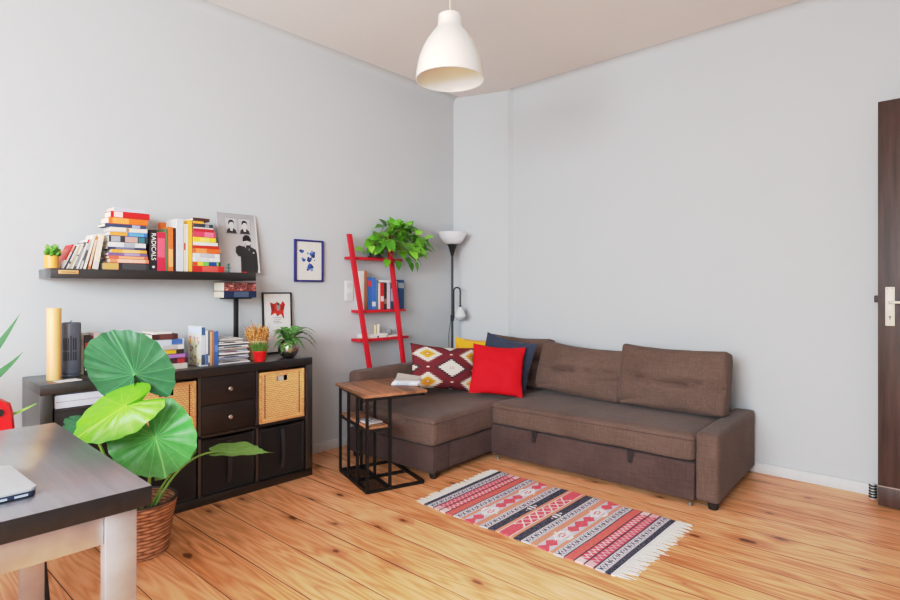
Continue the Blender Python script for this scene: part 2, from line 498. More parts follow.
def kilim_pillow_mat():
    m, nt, b = newmat('kilim_cushion'); setc(b, (110, 40, 48), .95, spec=.1)
    u, v, _ = xyz(nt, coords(nt, 'UV'))
    n = noise_n(nt, coords(nt, 'UV', (120, 120, 1)), 1, 2)
    n0 = noise_n(nt, coords(nt, 'UV', (40, 10, 1)), 1, 2)
    col = mix(nt, n, lin((92, 32, 42)), lin((140, 62, 66)))
    # half-drop lattice of serrated diamonds, period .62 x .62
    for ox, oy, kind in ((0, 0, 0), (.36, .31, 1)):
        a = ((u + .13 + ox) / .72).frac() - .5; c = ((v + .18 + oy) / .62).frac() - .5
        ax = a.abs() * .72; cx = c.abs() * .62
        ser = ((cx * 30.0).frac() - .5).abs() * .095
        ser2 = ((ax * 30.0).frac() - .5).abs() * .06
        dd = ax * .92 + cx + ser + ser2 * .6
        core = (224, 160, 42) if kind == 0 else (232, 222, 206)
        if kind == 1: col = mix(nt, dd.lt(.262), col, lin((46, 42, 58)))
        col = mix(nt, dd.lt(.235 if kind == 0 else .222), col, lin((234, 224, 208)))
        col = mix(nt, dd.lt(.150 if kind == 0 else .160), col, lin(core))
        col = mix(nt, (dd - .055).abs().lt(.012) * cx.gt(.006), col, lin((140, 66, 50) if kind == 0 else (40, 38, 52)))
        if kind == 1: col = mix(nt, dd.lt(.03), col, lin((196, 128, 60)))
    # little lozenges between
    a = ((u + .13 + .18) / .36).frac() - .5; c = ((v + .18 + .155) / .31).frac() - .5
    col = mix(nt, (a.abs() * .36 + c.abs() * .31 * 1.6).lt(.03), col, lin((232, 214, 196)))
    nt.links.new(mix(nt, n * .25, col, lin((60, 40, 44))), b.inputs['Base Color'])
    bump(nt, b, n, .5, .004)
    return m

# ================================================================== ROOM
XR, YF = 4.25, -7.4
T = .12
struct('floor', MB().box((-T, YF - T, -.1), (XR + T, T, 0)), FLOOR, 'pine plank floor with knots and dark gaps', smooth=False)
struct('ceiling', MB().box((-T, YF - T, ROOM_H), (XR + T, T, ROOM_H + .1)), CEIL, 'plain plastered ceiling', smooth=False)
struct('wall_left', MB().box((-T, YF - T, 0), (0, T, ROOM_H)), WALL, 'white plastered wall behind the shelf and sideboard', smooth=False)
struct('wall_back', MB().box((0, 0, 0), (XR, T, ROOM_H)), WALL, 'white plastered wall behind the sofa', smooth=False)
# chamfered chimney breast across the corner
struct('wall_corner', MB().prism([(-.01, -.225), (.49, -.052), (.515, -.040), (.555, 0.01), (-.01, .01)], 0, ROOM_H - .001), WALL, 'narrow slanting wall across the corner', smooth=False)
# soft plaster coves along ceiling
def cove(name, p, q, nrm, r=.05, lab=None):
    mb = MB(); R = []
    for c in (p, q):
        c = Vector(c); n = Vector(nrm)
        ring = [c + Vector((0, 0, .0))]
        for i in range(7):
            a = PI / 2 * i / 6
            ring.append(c + n * (r - r * math.sin(a)) + Vector((0, 0, -(r - r * math.cos(a)))))
        R.append(ring)
    mb.rings(R)
    return struct(name, mb, WALL, lab, angle=60)
cove('trim_1', (.0, -.225, ROOM_H), (.0, YF, ROOM_H), (1, 0, 0), .06, 'plaster cove along the left wall')
cove('trim_2', (.55, 0, ROOM_H), (XR, 0, ROOM_H), (0, -1, 0), .06, 'plaster cove along the sofa wall')
# right wall with the doorway that the open door belongs to, and an added window; far wall with one window behind the camera
WZ0, WZ1 = .75, 2.7
RY0, RY1 = -6.6, -5.2          # added window in the right wall, made for the fill light
FX0, FX1 = 1.55, 4.0          # window in the far wall behind the camera
mb = MB().box((XR, -.15, 0), (XR + T, T, ROOM_H)).box((XR, -1.15, 2.36), (XR + T, -.15, ROOM_H)).box((XR + T, -1.2, 0), (XR + T + .02, -.1, 2.4))
mb.box((XR, RY1, 0), (XR + T, -1.15, ROOM_H)).box((XR, YF - T, 0), (XR + T, RY0, ROOM_H)).box((XR, RY0, 0), (XR + T, RY1, WZ0)).box((XR, RY0, WZ1), (XR + T, RY1, ROOM_H))
struct('wall_right', mb, WALL, 'white plastered wall on the door side', smooth=False)
mb = MB().box((0, YF - T, 0), (XR, YF, WZ0)).box((0, YF - T, WZ1), (XR, YF, ROOM_H)).box((0, YF - T, WZ0), (FX0, YF, WZ1)).box((FX1, YF - T, WZ0), (XR, YF, WZ1))
struct('wall_front', mb, WALL, 'white plastered window wall', smooth=False)
def window(n, p0, p1, out):
    """frame with a middle post and transom between the floor points p0 and p1; out = outward direction"""
    p0, p1, out = Vector(p0), Vector(p1), Vector(out); d = (p1 - p0).normalized(); L_ = (p1 - p0).length
    mb = MB()
    for a_, w_ in ((.03, .06), (L_ / 2, .08), (L_ - .03, .06)): mb.bar(p0 + d * a_ + out * .07 + Vector((0, 0, WZ0)), p0 + d * a_ + out * .07 + Vector((0, 0, WZ1)), w_, .06)
    for z_ in (WZ0 + .03, 2.03, WZ1 - .03): mb.bar(p0 + out * .07 + Vector((0, 0, z_)), p1 + out * .07 + Vector((0, 0, z_)), .06, .06)
    struct('window_%d' % n, mb, TRIM, 'unseen white casement window', smooth=False)
window(1, (FX0, YF, 0), (FX1, YF, 0), (0, -1, 0)); window(2, (XR, RY0, 0), (XR, RY1, 0), (1, 0, 0))  # the right-wall window is added to carry the fill light
# skirting
struct('baseboard_back', MB().box((.56, -.012, 0), (XR, 0, .066)).box((.56, -.016, .062), (XR, 0, .07)), TRIM, 'low white baseboard under the sofa wall', bevel=.002)
struct('baseboard_left', MB().box((0, YF, 0), (.012, -.24, .07)), TRIM, 'low white baseboard under the left wall', bevel=.002)

# open door leaf, parallel to the sofa wall
DOORWOOD = wood_mat('dark_stained_door', (44, 31, 27), (84, 62, 55), .6, 'z', .4)
mb = MB().box((3.25, -.19, .008), (4.2, -.145, 2.312))
d1 = struct('door_1', mb, DOORWOOD, 'dark brown wooden door standing open in front of the wall', bevel=.003)
MB().box((3.252, -.197, .012), (4.2, -.19, .118)).build('kick_board', DOORWOOD, d1, bevel=.002)
MB().box((3.252, -.1975, .118), (4.2, -.19, .1225)).build('kick_line', M((170, 150, 140), .5), d1)
pl = at(885.3, 287, y=-.195); pr_ = at(894.8, 326, y=-.195)
plate = MB().box((pl.x, -.1955, pr_.z), (pr_.x, -.19, pl.z)).build('handle_plate', M((226, 218, 196), .35), d1, bevel=.004)
mb = MB()
mb.lathe([(.004, 0), (.004, .003)], 10, (0, 0, 0))
for zz in (.015, .21):
    pass
cxm = (pl.x + pr_.x) / 2
kh = MB().tube([(cxm, -.1945, 1.085), (cxm, -.1975, 1.085)], .005, 10).box((cxm - .002, -.1975, 1.068), (cxm + .002, -.195, 1.085)).build('keyhole', BLACK, plate)
for sx in (-.011, .011): MB().tube([(cxm + sx, -.195, pl.z - .009), (cxm + sx, -.1975, pl.z - .009)], .0025, 8).build('screw', M((90, 80, 66), .4), plate)
MB().tube([(cxm + .002, -.195, 1.168), (cxm + .002, -.235, 1.168), (cxm + .012, -.245, 1.168), (cxm + .05, -.247, 1.168), (cxm + .125, -.245, 1.168)], [.008, .008, .008, .0075, .007], 12).build('door_handle', M((232, 226, 208), .3, .2), d1)
MB().box((3.232, -.178, 1.165), (3.252, -.157, 1.205)).build('latch', M((42, 32, 26), .5), d1, bevel=.004)

# ribbed door stop at the skirting
p = at(872.8, 495, y=-.06); mb = MB()
prof = []
for i in range(5):
    z0 = .005 + i * .0165
    prof += [(.013, z0), (.0215, z0 + .002), (.0215, z0 + .011), (.013, z0 + .0135)]
ds = MB().lathe([(.017, 0), (.017, .003), (.0125, .004), (.0125, .086), (.001, .087)], 20).build('door_stop', M((206, 206, 204), .5), None, (p.x, -.06, 0))
tag(ds, 'small black ribbed door stop on the floor by the open door', 'door stop')
for i in range(5): MB().lathe([(.0126, .006 + i * .0165), (.020, .007 + i * .0165), (.0215, .0105 + i * .0165), (.020, .014 + i * .0165), (.0126, .015 + i * .0165)], 20).build('rubber_ring', M((34, 34, 36), .5), ds)

# ================================================================== PENDANT LAMP
P = at(450, 80, d=3.0)
SHADE = newmat('white_plastic_shade'); m_, nt_, b_ = SHADE; setc(b_, (240, 238, 230), .45)
SHADE = m_
pend = empty('pendant_lamp', 'white bell-shaped pendant lamp hanging from the ceiling', 'lamp', (P.x, P.y, ROOM_H))
zr = P.z - ROOM_H
R = .1855
prof_o = [(r_, z_ * .925) for r_, z_ in [(R, 0), (R * .985, .035), (R * .955, .075), (R * .90, .125), (R * .81, .175), (R * .68, .225), (R * .55, .262), (R * .45, .288), (R * .375, .305), (R * .352, .33), (R * .345, .365), (R * .335, .376), (R * .28, .383), (.008, .384)]]
prof_i = [(max(.006, r - .005), z - .002 if z > .3 else z) for r, z in prof_o]
mb = MB()
mb.lathe(prof_o, 56, (0, 0, zr), caps=False); mb.lathe(prof_i, 56, (0, 0, zr), caps=False)
mb.lathe([(R - .005, 0), (R, 0)], 56, (0, 0, zr), caps=False)
sh = mb.build('lamp_shade', SHADE, pend, recalc=False)
MB().tube([(0, 0, zr + .35), (0, 0, 0)], .004, 8).build('cord', M((226, 214, 178), .5), pend)
MB().lathe([(.05, -.0), (.05, -.03), (.042, -.05), (.012, -.06)], 28).build('ceiling_cap', SHADE, pend)
MB().lathe([(.018, .30), (.02, .26), (.02, .235)], 20, (0, 0, zr)).build('bulb_socket', SHADE, pend)
mb = MB(); mb.lathe([(.012, .238), (.016, .22), (.028, .195), (.03, .178), (.026, .16), (.014, .15), (.002, .147)], 20, (0, 0, zr)); mb.build('bulb', M((244, 236, 214), .3), pend)

# ================================================================== SIDEBOARD (4 x 2 cube unit)
KX0, KX1, KY1, KH = .021, .411, -2.0762, .787
KY0 = KY1 - 1.49
OT, IT = .05, .0165
CW = (1.49 - 2 * OT - 3 * IT) / 4
kal = empty('sideboard', 'long black-brown cube sideboard with baskets and drawers along the left wall', 'sideboard', (KX1, (KY0 + KY1) / 2, 0))
ko = Vector((KX1, (KY0 + KY1) / 2, 0))
def kl(mb): 
    bmesh.ops.translate(mb.bm, verts=mb.bm.verts, vec=-ko); return mb
kl(MB().box((KX0, KY0, KH - OT), (KX1, KY1, KH))).build('top_board', BLACKWOOD, kal, bevel=.0015)
kl(MB().box((KX0, KY0, 0), (KX1, KY1, OT))).build('bottom_board', BLACKWOOD, kal, bevel=.0015)
for a in (KY0, KY1 - OT): kl(MB().box((KX0, a, OT), (KX1, a + OT, KH - OT))).build('side_panel', BLACKWOOD_Z, kal, bevel=.001)
cell = [KY0 + OT + i * (CW + IT) for i in range(4)]
for i in range(3): kl(MB().box((KX0, cell[i] + CW, OT), (KX1 - .004, cell[i] + CW + IT, KH - OT))).build('divider', BLACKWOOD_Z, kal)
ZM = OT + (KH - 2 * OT - IT) / 2
kl(MB().box((KX0, KY0 + OT, ZM), (KX1 - .004, KY1 - OT, ZM + IT))).build('middle_shelf', BLACKWOOD, kal)
# drawer insert: two drawers in the third column
y0, y1 = cell[2] + .003, cell[2] + CW - .003
zt0, zt1 = ZM + IT + .003, KH - OT - .003
zc = (zt0 + zt1) / 2
for z0, z1 in ((zt0, zc - .0015), (zc + .0015, zt1)):
    dr = kl(MB().box((KX1 - .36, y0, z0), (KX1 - .006, y1, z1))).build('drawer', DRAWERWOOD, kal, bevel=.0015)
    kn = MB().lathe([(.006, 0), (.006, .010), (.0125, .015), (.0135, .020), (.010, .025), (.001, .026)], 20)
    bmesh.ops.rotate(kn.bm, verts=kn.bm.verts, matrix=Matrix.Rotation(PI / 2, 3, 'Y'))
    bmesh.ops.translate(kn.bm, verts=kn.bm.verts, vec=Vector((-.006, (y0 + y1) / 2 - ko.y, (z0 + z1) / 2)))
    kn.build('knob', M((206, 200, 190), .25, .9), dr)

def wicker_basket(ci, label):
    w, h, dp = CW - .016, .318, .34
    x, yc, z = KX1 - .008, cell[ci] + CW / 2, ZM + IT + .001
    r = empty('wicker_basket', label, 'basket', (x, yc, z), group='wicker baskets in the sideboard')
    hw = .040; hz0, hz1 = .252, .288
    mb = MB()   # front with a hand hole
    b0 = .016
    mb.box((-.012, -w / 2 + b0, b0), (0, w / 2 - b0, hz0)).box((-.012, -w / 2 + b0, hz1), (0, w / 2 - b0, h - b0))
    mb.box((-.012, -w / 2 + b0, hz0), (0, -hw, hz1)).box((-.012, hw, hz0), (0, w / 2 - b0, hz1))
    mb.box((-dp, -w / 2 + .004, .004), (-.012, -w / 2 + .014, h - .02)).box((-dp, w / 2 - .014, .004), (-.012, w / 2 - .004, h - .02))
    mb.box((-dp, -w / 2 + .004, .004), (-dp + .01, w / 2 - .004, h - .02)).box((-dp, -w / 2 + .004, .001), (-.012, w / 2 - .004, .008))
    mb.build('woven_body', WICKER, r, smooth=False)
    mb = MB()
    for s in (-1, 1): mb.box((-.013, s * (w / 2 - b0 / 2) - b0 / 2, 0), (.004, s * (w / 2 - b0 / 2) + b0 / 2, h))
    for z_ in (0, h - b0): mb.box((-.013, -w / 2 + b0, z_), (.004, w / 2 - b0, z_ + b0))
    mb.build('rim', WICKER_RIM, r, bevel=.003)
    for s in (-1, 1):
        mb = MB(); yy = s * (w / 2 - b0 - .022)
        R = [(yy - .0008, .03), (yy + .0008, .03)]
        L_ = []; Rr = []
        for i in range(24):
            zz = .03 + i * .0118
            L_ += [(.0006, yy - .004, zz), (.0006, yy - .004, zz + .0065), (.0006, yy - .0007, zz + .0066)]; Rr += [(.0006, yy + .004, zz), (.0006, yy + .004, zz + .0065), (.0006, yy + .0007, zz + .0066)]
        A_ = [mb.v(p) for p in L_]; B_ = [mb.v(p) for p in Rr]
        for i in range(len(A_) - 1): mb.face([A_[i], B_[i], B_[i + 1], A_[i + 1]])
        mb.build('stake_gap', M((92, 56, 30), .8), r, smooth=False)
    mb = MB().box((-.05, -.02, hz0 - .02), (-.03, .028, hz1 - .002)); mb.build('lining', M((232, 230, 226), .7), r, bevel=.003)
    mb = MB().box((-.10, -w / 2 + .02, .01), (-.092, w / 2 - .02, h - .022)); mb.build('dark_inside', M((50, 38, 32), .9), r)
    return r
wicker_basket(1, 'honey-coloured wicker basket half hidden behind the big leaves')
wicker_basket(3, 'honey-coloured wicker basket at the right end of the sideboard')

BOXMAT = M((27, 27, 29), .5)
def fabric_box(ci, label, strap=True):
    w, h, dp = CW - .012, .322, .36
    x, yc, z = KX1 - .012, cell[ci] + CW / 2, OT
    r = empty('storage_box', label, 'box', (x, yc, z + .001), group='black storage boxes in the sideboard')
    mb = MB(); n = 10
    # slightly sagging front
    G = [[mb.v((-.006 * (1 - (2 * i / n - 1) ** 2) * (1 - (2 * j / n - 1) ** 2) + .002 * math.sin(i * 1.7 + j), -w / 2 + w * i / n, h * j / n - (.006 * (1 - (2 * i / n - 1) ** 2) if j == n else 0))) for j in range(n + 1)] for i in range(n + 1)]
    for i in range(n):
        for j in range(n): mb.face([G[i][j], G[i + 1][j], G[i + 1][j + 1], G[i][j + 1]])
    mb.box((-dp, -w / 2, 0), (-.012, -w / 2 + .004, h)).box((-dp, w / 2 - .004, 0), (-.012, w / 2, h)).box((-dp, -w / 2, 0), (-dp + .004, w / 2, h)).box((-dp, -w / 2, 0), (-.012, w / 2, .004))
    mb.build('box_body', BOXMAT, r)
    mb = MB()
    for s in (-1, 1): mb.tube([(.001, s * (w / 2 - .012), .012), (.001, s * (w / 2 - .012), h - .012)], .003, 6)
    for zz in (.012, h - .014): mb.tube([(.001, -w / 2 + .012, zz), (.001, w / 2 - .012, zz)], .003, 6)
    mb.build('piping', M((44, 44, 47), .5), r)
    if strap:
        mb = MB(); R = []
        for i in range(13):
            t = i / 12; zz = .045 + .25 * t; o = .003 + .018 * math.sin(PI * t)
            R.append([(o - .0015, -.013, zz), (o - .0015, .013, zz), (o, .013, zz), (o, -.013, zz)])
        mb.rings(R); mb.build('strap', M((50, 50, 54), .55), r)
    return r
for ci, lab in ((1, 'black fabric storage box under the hidden wicker basket'), (2, 'black fabric storage box below the two drawers'), (3, 'black fabric storage box with strap below the right wicker basket')): fabric_box(ci, lab)
# dark box in the open upper cell on the left
w = CW - .02
r = MB().box((-.34, -w / 2, 0), (-.02, w / 2, .245)).build('storage_box', M((33, 27, 25), .6), None, (KX1, cell[0] + CW / 2, ZM + IT + .001), bevel=.004)
tag(r, 'low dark box in the open left compartment of the sideboard', 'box')
rl2 = MB().box((-.30, -w / 2 + .002, 0), (-.0, w / 2 - .002, .066)).build('lit_wall_stand_in', M((196, 198, 210), .5), None, (KX1 - .022, cell[0] + CW / 2, ZM + IT + .2595), bevel=.004)  # added pale block imitating the sunlit wall behind the open cell
tag(rl2, 'added pale grey block standing in for the lit wall behind the open compartment', 'stand-in')
MB().box((-.0005, -w / 2 + .01, .031), (.001, w / 2 - .01, .034)).build('stand_in_groove', M((120, 122, 134), .6), rl2)
MB().box((-.345, -w / 2 + .0, .245), (-.015, w / 2, .257)).build('lid', M((45, 38, 35), .55), r, bevel=.003)

# ================================================================== WALL SHELF
SX, SY0, SY1, SZ = .2604, -3.4936, -2.3989, 1.3459
ws = MB().box((0.0, SY0, SZ - .05), (SX, SY1, SZ)).build('wall_shelf', BLACKWOOD, None, bevel=.0015)
tag(ws, 'long black floating shelf on the left wall loaded with books', 'shelf')
a, b_ = at(58.3, 272, x=.262), at(78.3, 273, x=.262)
tg = MB().box((SX + .0008, a.y, 1.319), (SX + .009, b_.y, 1.338)).build('wooden_tag', wood_mat('tag_wood', (188, 130, 84), (226, 172, 122), 1, 'y'), ws, bevel=.002)
tg['label'] = 'small wooden tag stuck on the front edge'
MB().box((SX + .009, a.y + .012, 1.3265), (SX + .0098, b_.y - .012, 1.3305)).build('lettering_line', M((120, 78, 46), .7), tg)

# ------------------------------------------------------------------ books
def book(label, th, ht, dp, col, loc, rot=(0, 0, 0), group=None, bands=(), pages=(224, 216, 202), name='book', hard=False, text=None):
    """spine at local X=0 facing +X, thickness along Y (0..th), height along Z"""
    c = min(.0025, th * .16); o = .003 if hard else 0.0006
    mb = MB()
    mb.box((-.002 - c, 0, 0), (0, th, ht)).box((-dp, 0, 0), (-.002 - c, c, ht)).box((-dp, th - c, 0), (-.002 - c, th, ht))
    m = col if isinstance(col, bpy.types.Material) else M(col, .5)
    k = mb.build(name, m, None, loc, rot, bevel=min(.0015, th * .1) if th > .012 else 0, seg=1)
    tag(k, label, 'magazine' if name == 'magazine' else 'book', group)
    MB().box((-dp + o, c, o), (-.002 - c, th - c, ht - o)).build('page_block', M(pages, .9), k, smooth=False)
    for z0, z1, bc in bands:
        MB().box((-.0005, th * .06, ht * z0), (.0007, th * .94, ht * z1)).build('spine_band', M(bc, .5), k, smooth=False)
    return k

BX = .21
def ysp(u, x=BX): return at(u, 260, x=x).y
def zv(u, v, x=BX): return at(u, v, x=x).z
def upright(u0, u1, vtop, col, label, x=BX, base=SZ, dp=.14, **k):
    a, b_ = ysp(u0, x), ysp(u1, x); zt = zv((u0 + u1) / 2, vtop, x)
    return book(label, b_ - a - .0012, zt - base, dp, col, (x, a + .0006, base + .0005), **k)
def flat(u0, u1, zb, zt, col, label, x=BX, dp=.15, yaw=0, **k):
    """lying book: length along world Y, thickness along Z"""
    a, b_ = ysp(u0, x), ysp(u1, x)
    # rotate so that local Z (height) -> world -Y .. , local Y (thickness) -> world Z
    return book(label, zt - zb - .0006, b_ - a, dp, col, (x, b_, zb + .0003), (PI / 2, 0, 0), **k)

G_LS = 'books lying in the tall left stack on the wall shelf'
vs = [270, 263, 259, 256, 253, 249.6, 247.4, 242.7, 236.3, 232.1, 227.8, 224.4, 218.2, 212.0, 208.0]
us = [(103, 149.7), (109.5, 149), (108.5, 148), (108, 147.5), (111.5, 147), (107.5, 146), (108.5, 146), (109, 148.3), (110, 147.5), (110, 147.5), (105, 146), (108.5, 148), (110.7, 149.7), (113.7, 145)]
cols = [(44, 42, 44), (226, 128, 98), (214, 100, 74), (112, 96, 132), (226, 152, 70), (54, 58, 82), (218, 220, 220), (50, 54, 62), (70, 116, 176), (226, 220, 208), (58, 68, 100), (240, 112, 44), (212, 30, 34), (214, 208, 216)]
labs = ['black book with a tan picture end, bottom of the tall left stack', 'salmon book second from the bottom of the tall left stack', 'coral red book third from the bottom of the tall left stack', 'thin purple book in the lower half of the tall left stack', 'amber orange book just above the thin purple one in the left stack', 'thin dark navy book under the white one in the left stack', 'white book in the middle of the tall left stack', 'dark book with a pink and teal picture spine in the left stack', 'book with half orange half blue spine in the left stack', 'cream book under the navy one in the upper left stack', 'navy book directly under the bright orange one in the left stack', 'bright orange book near the top of the tall left stack', 'bright red book second from the top of the tall left stack', 'thin pale book on top of the tall left stack']
bands = {0: ((.68, 1, (206, 152, 92)), (.08, .60, (70, 68, 70))), 7: ((.72, .95, (150, 156, 160)), (.28, .6, (196, 150, 140)), (.1, .25, (60, 120, 130))), 8: ((.55, 1, (232, 146, 66)), (.1, .5, (96, 150, 206))), 1: ((.1, .8, (238, 176, 152)),), 6: ((.3, .6, (150, 160, 172)),), 10: ((.15, .35, (150, 160, 190)),), 12: ((.7, .92, (240, 214, 210)),), 9: ((.5, .58, (180, 120, 90)),), 4: ((.2, .7, (236, 186, 120)),), 13: ((.0, 1, (196, 200, 214)),), 5: ((.3, .8, (110, 116, 140)),), 2: ((.1, .75, (240, 150, 120)),), 3: ((.2, .6, (156, 140, 176)),), 11: ((.5, .9, (250, 150, 84)),)}
zprev = SZ
for i, (uu, c, l) in enumerate(zip(us, cols, labs)):
    zt = zv(126, vs[i + 1])
    flat(uu[0], uu[1], zprev, zt, c, l, group=G_LS, bands=bands.get(i, ()), dp=.118 + .008 * (i % 3), hard=i in (0, 6, 12))
    zprev = zt

G_UP = 'books standing upright on the wall shelf'
rb = upright(149.9, 157, 229.8, (33, 31, 32), 'black upright book with white lettering on its spine, beside the left stack', dp=.15, group=G_UP, hard=True)
th = ysp(157) - ysp(149.9) - .0012
text_mesh('lettering', 'RADICALS', .034, M((226, 224, 220), .6), rb, Matrix.Translation((.0012, th * .5, .138)) @ Matrix(((0, 0, 1, 0), (0, 1, 0, 0), (-1, 0, 0, 0), (0, 0, 0, 1))) @ Matrix(((1, 0, 0, 0), (0, 1, 0, 0), (0, 0, 1, 0), (0, 0, 0, 1))))
MB().tube([(0, th * .5, .022), (.0012, th * .5, .022)], .007, 16).build('publisher_mark', M((200, 196, 190), .6), rb)
upright(157.2, 165.4, 232.5, (216, 42, 72), 'crimson pink upright book right of the black one', group=G_UP, bands=((.35, .85, (236, 96, 118)),), dp=.14)
upright(165.5, 168, 228.3, (104, 116, 78), 'thin olive green upright book on the wall shelf', group=G_UP, dp=.15)
upright(168.3, 173.4, 227, (232, 112, 52), 'orange upright paperback right of the olive book', group=G_UP, bands=((.1, .5, (244, 160, 108)),), dp=.13)
upright(173.7, 176, 228, (58, 30, 32), 'very thin dark maroon upright book next to the white one', group=G_UP, dp=.13)
a, b_ = at(161, 230, x=.055).y, at(170, 230, x=.055).y
book('wide orange book standing behind the upright books on the wall shelf', b_ - a, at(168, 223, x=.055).z - SZ, .045, (238, 116, 44), (.054, a, SZ + .0005), group=G_UP)
upright(176.2, 183.6, 219, (222, 222, 222), 'tall thick pale upright book in the middle of the wall shelf', group=G_UP, bands=((.02, .98, (206, 214, 220)),), dp=.17, hard=True)
upright(183.8, 185.8, 224, (228, 208, 170), 'thin cream upright book right of the tall pale one', group=G_UP, bands=((.45, .6, (190, 70, 50)),), dp=.15)
upright(185.9, 188.2, 224.3, (226, 224, 220), 'thin white upright book right of the cream one', group=G_UP, dp=.15)
upright(188.5, 192.3, 220, (242, 176, 62), 'tall amber yellow upright book beside the right stack', group=G_UP, dp=.17)

G_RS = 'books lying in the right stack on the wall shelf'
vs = [272.2, 266, 261.8, 257.6, 253.4, 248.4, 245.7, 242.2, 237.5, 231.8, 229.0, 227.7, 224.2, 221.7, 218.4]
us = [(192.6, 224.3), (192.8, 219), (192.8, 220), (193, 219.7), (193, 220), (193, 219), (193.2, 218), (193, 216), (193, 215.7), (193.3, 214), (193.5, 213), (193.2, 213), (193.2, 204), (193, 209.7)]
cols = [(208, 42, 38), (120, 170, 90), (228, 226, 222), (220, 220, 220), (238, 102, 42), (196, 48, 34), (230, 226, 218), (244, 206, 54), (226, 70, 96), (190, 40, 52), (214, 210, 202), (54, 58, 66), (236, 160, 66), (74, 44, 34)]
labs = ['red book at the bottom of the right stack on the wall shelf', 'book with a rainbow coloured spine in the right stack', 'white book directly above the rainbow spine in the right stack', 'white book with faint lettering, under the bright orange one in the right stack', 'bright orange book in the middle of the right stack', 'dark red book on the orange one in the right stack', 'off-white book under the yellow one in the right stack', 'yellow book in the right stack on the wall shelf', 'pink book above the yellow one in the right stack', 'thin red book above the pink one in the right stack', 'thin pale grey book near the top of the right stack', 'charcoal book near the top of the right stack', 'short amber book second from the top of the right stack', 'thin dark brown book on top of the right stack']
bands = {1: ((.82, 1, (226, 70, 50)), (.62, .82, (240, 200, 60)), (.4, .62, (110, 180, 90)), (.1, .4, (40, 70, 140))), 0: ((.2, .7, (226, 90, 80)),), 3: ((.2, .75, (176, 176, 180)),), 4: ((.5, .9, (246, 140, 84)),), 7: ((.3, .7, (250, 226, 110)),), 11: ((.2, .4, (130, 140, 150)),), 8: ((.1, .5, (240, 120, 140)),), 2: ((.4, .9, (206, 206, 210)),)}
zprev = SZ
for i, (uu, c, l) in enumerate(zip(us, cols, labs)):
    zt = zv(205, vs[i + 1])
    flat(uu[0], uu[1], zprev, zt, c, l, group=G_RS, bands=bands.get(i, ()), dp=.15 + .008 * (i % 3), hard=i == 0)
    zprev = zt

# leaning books and magazines, each resting on its neighbour
def lean_row(items, y_right, x=BX, base=SZ):
    yl, tn = y_right, 0.0
    for th, ht, deg, col, lab, nm, bd, dp in items:
        a = math.radians(deg); s, c_ = math.sin(a), math.cos(a)
        yr = min(yl - th * (1 / c_ - c_) * 0, yl + ht * c_ * tn - ht * s) - .0008
        # lower-right corner at yr; book thickness runs to the left, its low-left corner lifts off by th*sin
        # rotation about X by -a tilts the top towards +Y
        y0 = yr - th * c_; z0 = base + th * s * 1.0
        o = book(lab, th, ht, dp, col, (x, y0, z0 + .0005), (-a, 0, 0), group='books and magazines leaning on the wall shelf', name=nm, bands=bd)
        yl = y0 - .0; tn = math.tan(a); yl = y0 - (z0 - base) * tn * 1.0
    return yl
items = [
 (.026, .190, 9, (228, 216, 190), 'thick cream book leaning against the left stack', 'book', ((.0, .22, (206, 202, 196)),), .14),
 (.011, .178, 12, (200, 118, 76), 'thin rust-brown book leaning left of the cream one', 'book', ((.1, .9, (222, 190, 160)),), .14),
 (.011, .190, 14.5, (222, 218, 208), 'off-white book leaning left of the rust-brown one', 'book', (), .14),
 (.009, .150, 17, (186, 182, 176), 'pale grey magazine leaning, right of the dark striped one', 'magazine', ((.3, .7, (90, 90, 92)),), .15),
 (.008, .165, 18.5, (226, 224, 220), 'white magazine with a red top end, leaning', 'magazine', ((.86, 1, (220, 40, 44)),), .15),
 (.008, .150, 19.5, (92, 92, 96), 'dark grey magazine leaning in the row', 'magazine', ((.1, .8, (150, 150, 150)),), .15),
 (.008, .140, 20.5, (224, 218, 208), 'ivory magazine leaning left of the dark grey one', 'magazine', ((.5, .56, (90, 90, 90)),), .15),
 (.007, .136, 21.5, (206, 178, 140), 'tan magazine leaning in the row', 'magazine', (), .15),
 (.007, .134, 22, (228, 228, 228), 'plain white magazine leaning left of the tan one', 'magazine', ((.2, .3, (60, 60, 60)),), .15),
 (.006, .130, 22.5, (70, 72, 78), 'charcoal magazine leaning between two white ones', 'magazine', (), .15),
 (.007, .130, 23, (222, 216, 210), 'white magazine with a pink top, leaning', 'magazine', ((.7, 1, (232, 140, 120)),), .15),
 (.006, .138, 23.5, (206, 44, 44), 'red magazine leaning, last but one before the small potted plant', 'magazine', ((0, .35, (226, 216, 206)),), .15),
 (.006, .110, 24, (214, 98, 84), 'faded red magazine leaning nearest the small potted plant', 'magazine', ((0, .4, (220, 210, 200)),), .15)]
lean_row(items, ysp(104.6))

